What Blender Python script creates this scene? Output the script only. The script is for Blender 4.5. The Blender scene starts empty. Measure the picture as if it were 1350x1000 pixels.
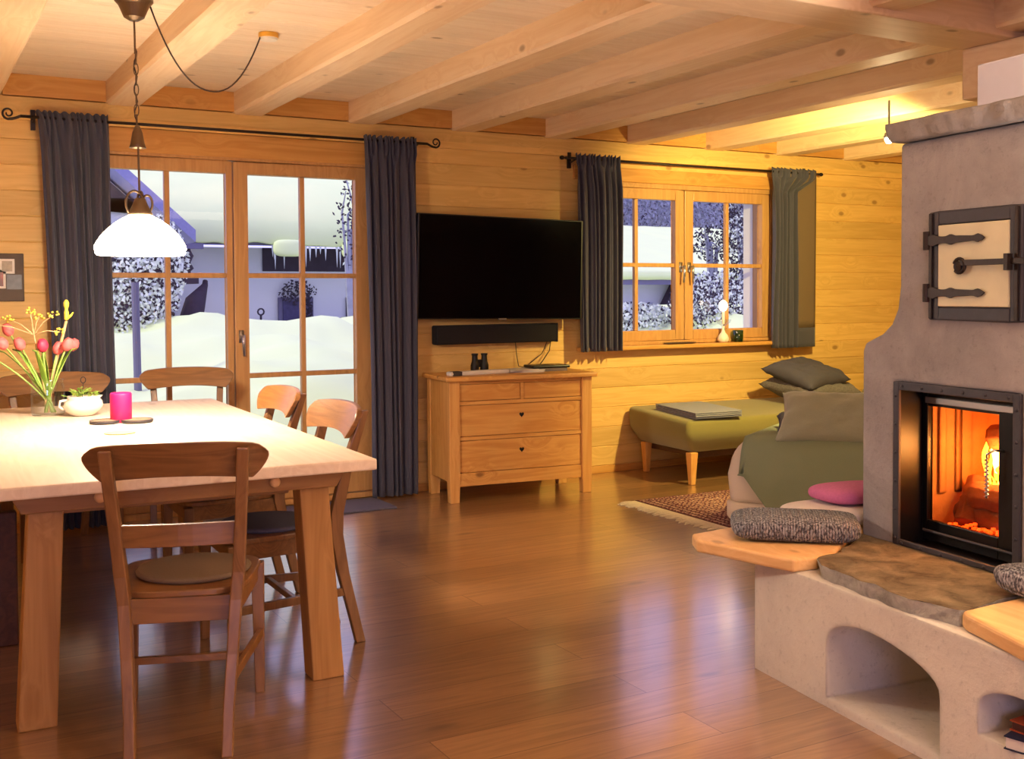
import bpy, bmesh, math, random
from mathutils import Vector, Matrix, noise
from mathutils.geometry import tessellate_polygon
random.seed(7)
PI = math.pi
sc = bpy.context.scene
COL = sc.collection
W = 6.534            # inner face of the window wall
EYE = Vector((0, 0, 1.3))

# ------------------------------------------------------------------ camera
def cam_axes(yaw, pitch, roll):
    cy, sy = math.cos(yaw), math.sin(yaw)
    f = Vector((sy*math.cos(pitch), cy*math.cos(pitch), math.sin(pitch)))
    r = Vector((cy, -sy, 0)); d = f.cross(r)
    cr, sr = math.cos(roll), math.sin(roll)
    return r*cr + d*sr, -r*sr + d*cr, f
AX = cam_axes(.5131, -.0308, .0055)
FPX, CX, CY = 1440.4, 675, 430.5
cd = bpy.data.cameras.new('camera'); co = bpy.data.objects.new('camera', cd); COL.objects.link(co)
r_, d_, f_ = AX
co.matrix_world = Matrix(((r_.x, -d_.x, -f_.x, 0), (r_.y, -d_.y, -f_.y, 0), (r_.z, -d_.z, -f_.z, 1.3), (0, 0, 0, 1)))
cd.sensor_width = 36; cd.lens = FPX/1350*36; cd.shift_y = (CY-500)/1350
cd.clip_start = .05; cd.clip_end = 300
sc.camera = co
def at(u, v, x=None, y=None, z=None):
    "the point of the place seen at a pixel, on the plane x=, y= or z="
    d = AX[0]*((u-CX)/FPX) + AX[1]*((v-CY)/FPX) + AX[2]
    if x is not None: t = x/d.x
    elif y is not None: t = y/d.y
    else: t = (z-1.3)/d.z
    return EYE + d*t

# ------------------------------------------------------------------ mesh helpers
class MB:
    def __init__(s): s.v = []; s.f = []
    def add(s, vs, fs):
        n = len(s.v); s.v += [tuple(p) for p in vs]; s.f += [tuple(i+n for i in f) for f in fs]; return s
    def box(s, x0, x1, y0, y1, z0, z1, m=None):
        vs = [Vector((x, y, z)) for z in (z0, z1) for y in (y0, y1) for x in (x0, x1)]
        if m: vs = [m @ p for p in vs]
        return s.add(vs, [(0, 2, 3, 1), (4, 5, 7, 6), (0, 1, 5, 4), (2, 6, 7, 3), (0, 4, 6, 2), (1, 3, 7, 5)])
    def loft(s, rings, caps=True, closed=False):
        n = len(rings[0]); vs = [p for r in rings for p in r]; fs = []
        R = len(rings)
        for i in range(R if closed else R-1):
            a, b = i*n, ((i+1) % R)*n
            for j in range(n): fs.append((a+j, a+(j+1) % n, b+(j+1) % n, b+j))
        if caps and not closed:
            fs.append(tuple(range(n-1, -1, -1))); fs.append(tuple((R-1)*n+j for j in range(n)))
        return s.add(vs, fs)
    def prism(s, poly, z0, z1):
        return s.loft([[(x, y, z0) for x, y in poly], [(x, y, z1) for x, y in poly]])
    def tube(s, pts, r, n=8, flat=None, closed=False):
        pts = [Vector(p) for p in pts]; rings = []
        up = Vector((0, 0, 1)); N = len(pts)
        prev = None
        for i, p in enumerate(pts):
            if closed: t = pts[(i+1) % N]-pts[i-1]
            else: t = (pts[min(i+1, N-1)]-pts[max(i-1, 0)])
            t.normalize()
            if prev is None:
                a = t.cross(up)
                if a.length < .1: a = t.cross(Vector((1, 0, 0)))
            else: a = prev - t*prev.dot(t)
            a.normalize(); prev = a; b = t.cross(a)
            rr = r[i] if isinstance(r, (list, tuple)) else r
            k = flat or 1
            rings.append([p + a*math.cos(2*PI*j/n)*rr + b*math.sin(2*PI*j/n)*rr*k for j in range(n)])
        return s.loft(rings, closed=closed)
    def lathe(s, prof, c=(0, 0, 0), n=32, a0=0, wob=None):
        rings = []
        for r, z in prof:
            rings.append([(c[0]+r*math.cos(2*PI*j/n)*(wob(j/n, z) if wob else 1), c[1]+r*math.sin(2*PI*j/n)*(wob(j/n, z) if wob else 1), c[2]+z) for j in range(n)])
        return s.loft(rings)
    def grid(s, fn, nu, nv):
        vs = [fn(i/nu, j/nv) for j in range(nv+1) for i in range(nu+1)]
        fs = [(j*(nu+1)+i, j*(nu+1)+i+1, (j+1)*(nu+1)+i+1, (j+1)*(nu+1)+i) for j in range(nv) for i in range(nu)]
        return s.add(vs, fs)
    def bars(s, secs, sx, sy):
        "rectangular section swept along points: secs = [(center, half x, half y)]"
        rings = [[(c[0]-a, c[1]-b, c[2]), (c[0]+a, c[1]-b, c[2]), (c[0]+a, c[1]+b, c[2]), (c[0]-a, c[1]+b, c[2])] for c, a, b in [(c, sx if sx else w[0], sy if sy else w[1]) for c, w in secs]]
        return s.loft(rings)
    def holed(s, outer, holes, fn):
        "flat face with holes, fn maps (a,b) to a point"
        polys = [[Vector((a, b, 0)) for a, b in outer]] + [[Vector((a, b, 0)) for a, b in h] for h in holes]
        fl = [p for q in polys for p in q]
        return s.add([fn(p.x, p.y) for p in fl], [tuple(t) for t in tessellate_polygon(polys)])
    def build(s, name, mat, parent=None, world=False, bevel=0, smooth=False, sub=0, solid=0, seg=2, disp=None):
        me = bpy.data.meshes.new(name)
        vs = s.v
        if world and parent is not None:
            m = ROOTM[parent.name].inverted(); vs = [m @ Vector(p) for p in vs]
        me.from_pydata([tuple(p) for p in vs], [], s.f)
        bm = bmesh.new(); bm.from_mesh(me)
        bmesh.ops.remove_doubles(bm, verts=bm.verts, dist=1e-5)
        bmesh.ops.recalc_face_normals(bm, faces=bm.faces)
        bm.to_mesh(me); bm.free()
        me.materials.append(mat)
        o = bpy.data.objects.new(name, me); COL.objects.link(o)
        if parent is not None:
            o.parent = parent
            ROOTM[o.name] = ROOTM[parent.name]
        else: ROOTM[o.name] = Matrix.Identity(4)
        if smooth:
            me.shade_smooth()
        if solid:
            m = o.modifiers.new('solid', 'SOLIDIFY'); m.thickness = solid; m.offset = 0
        if bevel:
            m = o.modifiers.new('bevel', 'BEVEL'); m.width = bevel; m.segments = seg; m.limit_method = 'ANGLE'; m.angle_limit = .6
            m.harden_normals = False
        if sub:
            m = o.modifiers.new('sub', 'SUBSURF'); m.levels = m.render_levels = sub
        return o
ROOTM = {}
def tag(o, label=None, cat=None, group=None, kind=None):
    if label: o['label'] = label
    if cat: o['category'] = cat
    if group: o['group'] = group
    if kind: o['kind'] = kind
    return o
def empty(name, loc, rz=0, label=None, cat=None, group=None, kind=None):
    o = bpy.data.objects.new(name, None); COL.objects.link(o)
    o.location = loc; o.rotation_euler = (0, 0, rz); o.empty_display_size = .1
    ROOTM[o.name] = Matrix.Translation(loc) @ Matrix.Rotation(rz, 4, 'Z')
    return tag(o, label, cat, group, kind)
def copy_tree(o, parent=None):
    c = o.copy(); COL.objects.link(c)
    if parent is not None: c.parent = parent
    for ch in list(o.children): copy_tree(ch, c)
    return c
def box(name, x0, x1, y0, y1, z0, z1, mat, parent=None, bevel=.003, world=True):
    return MB().box(x0, x1, y0, y1, z0, z1).build(name, mat, parent, world=world, bevel=bevel)

# ------------------------------------------------------------------ materials
def lin(c):
    return tuple(((x/255)/12.92 if x/255 <= .04045 else ((x/255+.055)/1.055)**2.4) for x in c) + (1,)
def newmat(name):
    m = bpy.data.materials.new(name); m.use_nodes = True
    nt = m.node_tree; b = nt.nodes['Principled BSDF']; return m, nt, b
def nd(nt, t, **kw):
    n = nt.nodes.new(t)
    for k, v in kw.items():
        if k.startswith('i_'): n.inputs[k[2:].replace('_', ' ')].default_value = v
        else: setattr(n, k, v)
    return n
def plain(name, rgb, rough=.6, metal=0, spec=.5, noise_amt=.12, nscale=30, bump=0, bscale=80, coat=0, sheen=0):
    m, nt, b = newmat(name)
    tc = nd(nt, 'ShaderNodeTexCoord'); n = nd(nt, 'ShaderNodeTexNoise'); n.inputs['Scale'].default_value = nscale; n.inputs['Detail'].default_value = 5
    nt.links.new(tc.outputs['Object'], n.inputs['Vector'])
    mx = nd(nt, 'ShaderNodeMix', data_type='RGBA'); c = lin(rgb)
    mx.inputs[6].default_value = tuple(x*(1-noise_amt) for x in c[:3])+(1,); mx.inputs[7].default_value = tuple(min(1, x*(1+noise_amt)) for x in c[:3])+(1,)
    nt.links.new(n.outputs['Fac'], mx.inputs[0]); nt.links.new(mx.outputs[2], b.inputs['Base Color'])
    b.inputs['Roughness'].default_value = rough; b.inputs['Metallic'].default_value = metal
    b.inputs['Specular IOR Level'].default_value = spec; b.inputs['Coat Weight'].default_value = coat
    b.inputs['Sheen Weight'].default_value = sheen
    if bump:
        n2 = nd(nt, 'ShaderNodeTexNoise'); n2.inputs['Scale'].default_value = bscale; n2.inputs['Detail'].default_value = 6
        nt.links.new(tc.outputs['Object'], n2.inputs['Vector'])
        bp = nd(nt, 'ShaderNodeBump'); bp.inputs['Strength'].default_value = bump; bp.inputs['Distance'].default_value = .01
        nt.links.new(n2.outputs['Fac'], bp.inputs['Height']); nt.links.new(bp.outputs['Normal'], b.inputs['Normal'])
    return m
def emit(name, rgb, s):
    m, nt, b = newmat(name); b.inputs['Base Color'].default_value = lin(rgb)
    b.inputs['Emission Color'].default_value = lin(rgb); b.inputs['Emission Strength'].default_value = s; return m
def wood(name, light, dark, axis='X', plank=None, rough=.5, knots=.5, kd=None, grain=1, coat=0, bump=.15, vary=.12, spec=.4):
    "grain runs along axis; plank = (axis index, width, offset) gives each board its own figure"
    m, nt, b = newmat(name); L = nt.links.new
    tc = nd(nt, 'ShaderNodeTexCoord'); vec = tc.outputs['Object']
    sep = nd(nt, 'ShaderNodeSeparateXYZ'); L(vec, sep.inputs[0])
    rnd = None
    if plank:
        a, w, off = plank
        mt = nd(nt, 'ShaderNodeMath', operation='SUBTRACT'); L(sep.outputs[a], mt.inputs[0]); mt.inputs[1].default_value = off
        dv = nd(nt, 'ShaderNodeMath', operation='DIVIDE'); L(mt.outputs[0], dv.inputs[0]); dv.inputs[1].default_value = w
        fl = nd(nt, 'ShaderNodeMath', operation='FLOOR'); L(dv.outputs[0], fl.inputs[0])
        wn = nd(nt, 'ShaderNodeTexWhiteNoise', noise_dimensions='1D'); L(fl.outputs[0], wn.inputs['W']); rnd = wn.outputs['Value']
        sc_ = nd(nt, 'ShaderNodeVectorMath', operation='SCALE'); L(wn.outputs['Color'], sc_.inputs[0]); sc_.inputs['Scale'].default_value = 20
        ad = nd(nt, 'ShaderNodeVectorMath', operation='ADD'); L(vec, ad.inputs[0]); L(sc_.outputs[0], ad.inputs[1]); vec = ad.outputs[0]
    mp = nd(nt, 'ShaderNodeMapping'); L(vec, mp.inputs[0])
    s = [14*grain]*3; s['XYZ'.index(axis)] = .9*grain; mp.inputs['Scale'].default_value = s
    # knots
    kp = nd(nt, 'ShaderNodeMapping'); L(vec, kp.inputs[0]); ks = [5.2]*3; ks['XYZ'.index(axis)] = 3.0; kp.inputs['Scale'].default_value = ks
    vo = nd(nt, 'ShaderNodeTexVoronoi'); vo.inputs['Scale'].default_value = 1; L(kp.outputs[0], vo.inputs['Vector'])
    kr = nd(nt, 'ShaderNodeMapRange', interpolation_type='SMOOTHSTEP'); L(vo.outputs['Distance'], kr.inputs[0])
    kr.inputs[1].default_value = .05; kr.inputs[2].default_value = .12; kr.inputs[3].default_value = 1; kr.inputs[4].default_value = 0
    kw = nd(nt, 'ShaderNodeMapRange', interpolation_type='SMOOTHSTEP'); L(vo.outputs['Distance'], kw.inputs[0])
    kw.inputs[1].default_value = .0; kw.inputs[2].default_value = .45; kw.inputs[3].default_value = .9; kw.inputs[4].default_value = 0
    n1 = nd(nt, 'ShaderNodeTexNoise'); n1.inputs['Scale'].default_value = 1; n1.inputs['Detail'].default_value = 4; n1.inputs['Distortion'].default_value = .6
    ad2 = nd(nt, 'ShaderNodeVectorMath', operation='ADD'); L(mp.outputs[0], ad2.inputs[0]); L(kw.outputs[0], ad2.inputs[1]); L(ad2.outputs[0], n1.inputs['Vector'])
    n2 = nd(nt, 'ShaderNodeTexNoise'); n2.inputs['Scale'].default_value = 6; n2.inputs['Detail'].default_value = 3; L(mp.outputs[0], n2.inputs['Vector'])
    wv = nd(nt, 'ShaderNodeMath', operation='MULTIPLY'); L(n1.outputs['Fac'], wv.inputs[0]); wv.inputs[1].default_value = 9
    fr = nd(nt, 'ShaderNodeMath', operation='PINGPONG'); L(wv.outputs[0], fr.inputs[0]); fr.inputs[1].default_value = 1
    mixf = nd(nt, 'ShaderNodeMath', operation='MULTIPLY_ADD'); L(fr.outputs[0], mixf.inputs[0]); mixf.inputs[1].default_value = .55
    h2 = nd(nt, 'ShaderNodeMath', operation='MULTIPLY'); L(n2.outputs['Fac'], h2.inputs[0]); h2.inputs[1].default_value = .45; L(h2.outputs[0], mixf.inputs[2])
    mx = nd(nt, 'ShaderNodeMix', data_type='RGBA'); mx.inputs[6].default_value = lin(light); mx.inputs[7].default_value = lin(dark); L(mixf.outputs[0], mx.inputs[0])
    col = mx.outputs[2]
    if rnd is not None:
        mr = nd(nt, 'ShaderNodeMapRange'); L(rnd, mr.inputs[0]); mr.inputs[3].default_value = 1-vary; mr.inputs[4].default_value = 1+vary
        hs = nd(nt, 'ShaderNodeHueSaturation'); L(mr.outputs[0], hs.inputs['Value']); L(col, hs.inputs['Color']); col = hs.outputs[0]
    k = nd(nt, 'ShaderNodeMath', operation='MULTIPLY'); L(kr.outputs[0], k.inputs[0]); k.inputs[1].default_value = knots
    mk = nd(nt, 'ShaderNodeMix', data_type='RGBA'); L(k.outputs[0], mk.inputs[0]); L(col, mk.inputs[6])
    mk.inputs[7].default_value = lin(kd or tuple(x*.45 for x in dark)); L(mk.outputs[2], b.inputs['Base Color'])
    b.inputs['Roughness'].default_value = rough; b.inputs['Coat Weight'].default_value = coat; b.inputs['Coat Roughness'].default_value = .25
    b.inputs['Specular IOR Level'].default_value = spec
    bp = nd(nt, 'ShaderNodeBump'); bp.inputs['Strength'].default_value = bump; bp.inputs['Distance'].default_value = .003
    L(mixf.outputs[0], bp.inputs['Height']); L(bp.outputs['Normal'], b.inputs['Normal'])
    return m

M = {}
M['wall'] = wood('wall_spruce', (230, 190, 118), (210, 166, 92), 'X', (2, .1405, .05), .55, .6, (120, 70, 30))
M['wall_s'] = wood('side_wall_spruce', (230, 190, 118), (210, 166, 92), 'Y', (2, .1405, .05), .55, .6, (120, 70, 30))
M['ceil'] = wood('ceiling_spruce', (240, 222, 198), (228, 204, 176), 'X', (1, .125, 0), .6, .55, (120, 84, 55), vary=.05)
M['beam'] = wood('beam_spruce', (240, 214, 180), (226, 192, 152), 'Y', None, .5, .6, (110, 72, 45))
M['beamx'] = wood('girder_spruce', (228, 198, 164), (212, 178, 140), 'X', None, .5, .6, (110, 72, 45))
M['trim'] = wood('larch_trim', (214, 160, 88), (190, 130, 62), 'X', None, .45, .2)
M['trimz'] = wood('larch_frame', (204, 156, 100), (180, 130, 78), 'Z', None, .4, .15)
M['pine'] = wood('pine_furniture', (234, 178, 100), (206, 138, 64), 'X', None, .42, .7, (110, 55, 20))
M['pinez'] = wood('pine_upright', (234, 180, 106), (208, 142, 70), 'Z', None, .42, .7, (110, 55, 20))
M['table'] = wood('table_spruce', (236, 218, 196), (222, 200, 174), 'Y', (0, .2, .05), .5, .35, (150, 100, 60), vary=.04)
M['tablex'] = wood('table_apron', (168, 124, 74), (142, 98, 54), 'X', None, .45, .4)
M['tablez'] = wood('table_leg', (184, 138, 82), (154, 108, 58), 'Z', None, .45, .7, (70, 35, 15))
M['chair'] = wood('oak_chair', (150, 106, 64), (116, 78, 44), 'Z', None, .38, .15, coat=.2)
M['chairx'] = wood('oak_chair_rail', (150, 104, 60), (112, 74, 40), 'X', None, .35, .3, coat=.25)
M['dark'] = wood('dark_bench', (90, 52, 34), (62, 34, 22), 'Y', None, .5, .2)
M['plank'] = wood('bench_plank', (238, 196, 140), (222, 172, 112), 'Y', None, .45, .5, (120, 75, 40))
M['curtain'] = plain('charcoal_linen', (70, 68, 84), .9, noise_amt=.1, nscale=260, bump=.25, bscale=500, sheen=.15)
M['curtain_b'] = plain('brown_linen', (112, 92, 72), .9, noise_amt=.15, nscale=300, bump=.25, bscale=500)
M['iron'] = plain('dark_iron', (50, 40, 38), .45, .6, bump=.2, bscale=60)
M['bronze'] = plain('aged_bronze', (110, 90, 70), .4, .75, bump=.1)
M['silver'] = plain('satin_silver', (190, 190, 195), .28, .95, noise_amt=.04)
M['black'] = plain('black_plastic', (14, 13, 15), .35, noise_amt=.05)
M['screen'] = plain('tv_glass', (5, 4, 8), .12, noise_amt=0, spec=.12)
M['cloth_blk'] = plain('speaker_cloth', (20, 16, 22), .9, noise_amt=.3, nscale=400, bump=.3, bscale=400)
M['paper'] = plain('white_paper', (226, 218, 206), .7, noise_amt=.04)
M['print'] = plain('dark_print', (60, 50, 50), .7, noise_amt=.6, nscale=90)
M['felt_grey'] = plain('brown_grey_felt', (122, 104, 84), .95, noise_amt=.12, nscale=200, bump=.2, bscale=400)
M['felt_blue'] = plain('blue_grey_felt', (92, 92, 112), .95, noise_amt=.1, nscale=200, bump=.2, bscale=400)
M['olive'] = plain('olive_upholstery', (128, 118, 60), .9, noise_amt=.1, nscale=300, bump=.2, bscale=600, sheen=.3)
M['beige'] = plain('beige_upholstery', (216, 198, 180), .85, noise_amt=.05, nscale=200, bump=.1, bscale=400)
M['throw'] = plain('grey_green_throw', (134, 142, 114), .95, noise_amt=.12, nscale=350, bump=.3, bscale=500)
M['greyblanket'] = plain('slate_grey_wool', (138, 138, 150), .95, noise_amt=.12, nscale=350, bump=.3, bscale=500)
M['cush_dark'] = plain('dark_blue_grey_fabric', (70, 66, 80), .9, noise_amt=.1, nscale=300, bump=.2, bscale=500)
M['cush_taupe'] = plain('taupe_velvet', (150, 150, 130), .8, noise_amt=.1, nscale=200, sheen=.5, bump=.15)
M['fur'] = plain('grey_fur', (112, 106, 108), .95, noise_amt=.5, nscale=90, bump=1, bscale=120)
M['white_fab'] = plain('white_fabric', (214, 204, 200), .9, noise_amt=.04, bump=.15, bscale=300)
M['pink_fab'] = plain('pink_fabric', (192, 104, 152), .85, noise_amt=.2, nscale=120, bump=.2, bscale=300)
M['white_ceramic'] = plain('white_ceramic', (236, 226, 214), .25, noise_amt=.03)
M['green_leaf'] = plain('green_leaf', (126, 160, 60), .5, noise_amt=.3, nscale=40)
M['stem'] = plain('pale_stem', (150, 180, 90), .5, noise_amt=.2)
M['tulip'] = plain('pink_tulip', (226, 104, 104), .5, noise_amt=.25, nscale=50)
M['tulip_r'] = plain('crimson_tulip', (206, 50, 84), .5, noise_amt=.2, nscale=50)
M['yellow'] = plain('yellow_blossom', (226, 206, 70), .5, noise_amt=.2)
M['twig'] = plain('pale_twig', (205, 170, 120), .6)
M['cord'] = plain('brown_cord', (60, 42, 34), .6)
M['plaster'] = None
M['snow_house'] = None

def snow_mat(name, rgb=(238, 240, 236)):
    m = plain(name, rgb, .85, noise_amt=.03, nscale=2, bump=.4, bscale=3); return m
M['snow'] = snow_mat('snow', (228, 238, 190))
M['render_w'] = plain('white_house_render', (226, 226, 240), .9, noise_amt=.04, nscale=3)
M['dark_timber'] = plain('dark_timber', (60, 50, 70), .9, noise_amt=.3, nscale=8)
M['blue_timber'] = plain('weathered_board', (110, 105, 140), .9, noise_amt=.2, nscale=6)
M['frost'] = plain('frosted_twigs', (150, 150, 175), .9, noise_amt=.5, nscale=6)
M['frost_l'] = plain('snowy_leaves', (225, 230, 230), .9, noise_amt=.1, nscale=6)
M['ice'] = plain('icicle_ice', (225, 230, 245), .2, noise_amt=.05)

def plaster(name, c1, c2, bs=.45, ns=3.5):
    m, nt, b = newmat(name); L = nt.links.new
    tc = nd(nt, 'ShaderNodeTexCoord')
    n = nd(nt, 'ShaderNodeTexNoise'); n.inputs['Scale'].default_value = ns; n.inputs['Detail'].default_value = 8; n.inputs['Roughness'].default_value = .65; n.inputs['Distortion'].default_value = .5
    n2 = nd(nt, 'ShaderNodeTexNoise'); n2.inputs['Scale'].default_value = 45; n2.inputs['Detail'].default_value = 6; n2.inputs['Roughness'].default_value = .7
    L(tc.outputs['Object'], n.inputs[0]); L(tc.outputs['Object'], n2.inputs[0])
    r = nd(nt, 'ShaderNodeMapRange'); L(n.outputs['Fac'], r.inputs[0]); r.inputs[1].default_value = .3; r.inputs[2].default_value = .7
    mx = nd(nt, 'ShaderNodeMix', data_type='RGBA'); L(r.outputs[0], mx.inputs[0]); mx.inputs[6].default_value = lin(c1); mx.inputs[7].default_value = lin(c2)
    r2 = nd(nt, 'ShaderNodeMapRange'); L(n2.outputs['Fac'], r2.inputs[0]); r2.inputs[1].default_value = .56; r2.inputs[2].default_value = .75; r2.inputs[4].default_value = .35
    m2 = nd(nt, 'ShaderNodeMix', data_type='RGBA'); L(r2.outputs[0], m2.inputs[0]); L(mx.outputs[2], m2.inputs[6]); m2.inputs[7].default_value = lin(tuple(x*.5 for x in c1))
    L(m2.outputs[2], b.inputs['Base Color']); b.inputs['Roughness'].default_value = .85; b.inputs['Specular IOR Level'].default_value = .25
    ad = nd(nt, 'ShaderNodeMath', operation='MULTIPLY_ADD'); L(n2.outputs['Fac'], ad.inputs[0]); ad.inputs[1].default_value = .35; L(n.outputs['Fac'], ad.inputs[2])
    bp = nd(nt, 'ShaderNodeBump'); bp.inputs['Strength'].default_value = bs; bp.inputs['Distance'].default_value = .02
    bv = nd(nt, 'ShaderNodeBevel', samples=4); bv.inputs['Radius'].default_value = .018; L(bv.outputs[0], bp.inputs['Normal'])
    L(ad.outputs[0], bp.inputs['Height']); L(bp.outputs['Normal'], b.inputs['Normal']); return m
M['plaster'] = plaster('clay_plaster', (134, 130, 134), (170, 165, 167))
M['plaster_l'] = plaster('pale_clay_plaster', (206, 198, 190), (226, 220, 210))
M['stone'] = plaster('brown_sandstone', (84, 70, 52), (154, 136, 108), .9, 10)
M['stone_e'] = plaster('grey_rough_stone', (140, 136, 130), (204, 200, 192), 1, 12)
M['slab'] = plaster('grey_mantel_stone', (128, 122, 122), (160, 154, 152))
M['firebrick'] = plaster('firebrick', (150, 100, 60), (190, 130, 80))
M['steel'] = plain('riveted_steel', (62, 60, 68), .55, .3, bump=.25, bscale=25, noise_amt=.2)
M['steel_d'] = plain('black_steel', (24, 22, 24), .35, .5, noise_amt=.2)
M['cream'] = plain('aged_cream_enamel', (206, 198, 166), .5, noise_amt=.15, nscale=12, bump=.2, bscale=12)

def floor_mat():
    m, nt, b = newmat('oak_floor'); L = nt.links.new
    tc = nd(nt, 'ShaderNodeTexCoord')
    br = nd(nt, 'ShaderNodeTexBrick'); br.offset = .37; br.offset_frequency = 2
    br.inputs['Scale'].default_value = 1; br.inputs['Brick Width'].default_value = 2.1; br.inputs['Row Height'].default_value = .19
    br.inputs['Mortar Size'].default_value = .0016; br.inputs['Mortar Smooth'].default_value = .2; br.inputs['Bias'].default_value = 0
    br.inputs['Color1'].default_value = (0, 0, 0, 1); br.inputs['Color2'].default_value = (1, 1, 1, 1); br.inputs['Mortar'].default_value = (.5, .5, .5, 1)
    L(tc.outputs['Object'], br.inputs['Vector'])
    sc_ = nd(nt, 'ShaderNodeVectorMath', operation='SCALE'); L(br.outputs['Color'], sc_.inputs[0]); sc_.inputs['Scale'].default_value = 11
    ad = nd(nt, 'ShaderNodeVectorMath', operation='ADD'); L(tc.outputs['Object'], ad.inputs[0]); L(sc_.outputs[0], ad.inputs[1])
    mp = nd(nt, 'ShaderNodeMapping'); L(ad.outputs[0], mp.inputs[0]); mp.inputs['Scale'].default_value = (.8, 9, 9)
    n1 = nd(nt, 'ShaderNodeTexNoise'); n1.inputs['Scale'].default_value = 1.4; n1.inputs['Detail'].default_value = 6; n1.inputs['Distortion'].default_value = 1.2; L(mp.outputs[0], n1.inputs[0])
    wv = nd(nt, 'ShaderNodeMath', operation='MULTIPLY'); L(n1.outputs['Fac'], wv.inputs[0]); wv.inputs[1].default_value = 8
    pp = nd(nt, 'ShaderNodeMath', operation='PINGPONG'); L(wv.outputs[0], pp.inputs[0]); pp.inputs[1].default_value = 1
    n2 = nd(nt, 'ShaderNodeTexNoise'); n2.inputs['Scale'].default_value = 9; n2.inputs['Detail'].default_value = 4; L(mp.outputs[0], n2.inputs[0])
    mm = nd(nt, 'ShaderNodeMath', operation='MULTIPLY_ADD'); L(pp.outputs[0], mm.inputs[0]); mm.inputs[1].default_value = .45
    m3 = nd(nt, 'ShaderNodeMath', operation='MULTIPLY'); L(n2.outputs['Fac'], m3.inputs[0]); m3.inputs[1].default_value = .5; L(m3.outputs[0], mm.inputs[2])
    mx = nd(nt, 'ShaderNodeMix', data_type='RGBA'); L(mm.outputs[0], mx.inputs[0]); mx.inputs[6].default_value = lin((166, 124, 84)); mx.inputs[7].default_value = lin((120, 86, 54))
    mr = nd(nt, 'ShaderNodeMapRange'); L(br.outputs['Color'], mr.inputs[0]); mr.inputs[3].default_value = .84; mr.inputs[4].default_value = 1.14
    hs = nd(nt, 'ShaderNodeHueSaturation'); L(mr.outputs[0], hs.inputs['Value']); L(mx.outputs[2], hs.inputs['Color'])
    # dark cracks and knots
    kp = nd(nt, 'ShaderNodeMapping'); L(ad.outputs[0], kp.inputs[0]); kp.inputs['Scale'].default_value = (1.2, 3.2, 3)
    vo = nd(nt, 'ShaderNodeTexVoronoi'); L(kp.outputs[0], vo.inputs['Vector']); vo.inputs['Scale'].default_value = 1.2
    kr = nd(nt, 'ShaderNodeMapRange', interpolation_type='SMOOTHSTEP'); L(vo.outputs['Distance'], kr.inputs[0]); kr.inputs[1].default_value = .03; kr.inputs[2].default_value = .12; kr.inputs[3].default_value = .75; kr.inputs[4].default_value = 0
    mk = nd(nt, 'ShaderNodeMix', data_type='RGBA'); L(kr.outputs[0], mk.inputs[0]); L(hs.outputs[0], mk.inputs[6]); mk.inputs[7].default_value = lin((84, 50, 28))
    mo = nd(nt, 'ShaderNodeMix', data_type='RGBA'); L(br.outputs['Fac'], mo.inputs[0]); L(mk.outputs[2], mo.inputs[6]); mo.inputs[7].default_value = lin((90, 52, 26))
    L(mo.outputs[2], b.inputs['Base Color'])
    b.inputs['Roughness'].default_value = .34; b.inputs['Specular IOR Level'].default_value = .7
    b.inputs['Coat Weight'].default_value = 1; b.inputs['Coat Roughness'].default_value = .17; b.inputs['Coat IOR'].default_value = 2.3
    bp = nd(nt, 'ShaderNodeBump'); bp.inputs['Strength'].default_value = .12; bp.inputs['Distance'].default_value = .004
    sb = nd(nt, 'ShaderNodeMath', operation='SUBTRACT'); L(mm.outputs[0], sb.inputs[0]); L(br.outputs['Fac'], sb.inputs[1])
    L(sb.outputs[0], bp.inputs['Height']); L(bp.outputs['Normal'], b.inputs['Normal']); return m
M['floor'] = floor_mat()

def glass_mat(name, tint=(1, 1, 1), gloss=.08, rough=.02):
    m, nt, b = newmat(name); L = nt.links.new
    nt.nodes.remove(b)
    tr = nd(nt, 'ShaderNodeBsdfTransparent'); tr.inputs[0].default_value = tint+(1,)
    gl = nd(nt, 'ShaderNodeBsdfGlossy'); gl.inputs['Roughness'].default_value = rough
    fr = nd(nt, 'ShaderNodeLayerWeight'); fr.inputs['Blend'].default_value = .5
    pw = nd(nt, 'ShaderNodeMath', operation='POWER'); L(fr.outputs['Facing'], pw.inputs[0]); pw.inputs[1].default_value = 5
    ad = nd(nt, 'ShaderNodeMath', operation='MULTIPLY_ADD'); L(pw.outputs[0], ad.inputs[0]); ad.inputs[1].default_value = .6; ad.inputs[2].default_value = gloss; ad.use_clamp = True
    mx = nd(nt, 'ShaderNodeMixShader'); L(ad.outputs[0], mx.inputs[0]); L(tr.outputs[0], mx.inputs[1]); L(gl.outputs[0], mx.inputs[2])
    L(mx.outputs[0], nt.nodes['Material Output'].inputs[0]); return m
M['glass'] = glass_mat('window_glass', (1, 1, 1), .02)
M['vase_glass'] = glass_mat('vase_glass', (.90, .94, .94), .12)
M['stove_glass'] = glass_mat('stove_glass', (.95, .8, .62), .03, .05)
M['green_glass'] = glass_mat('green_glass', (.25, .6, .3), .1)

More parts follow.
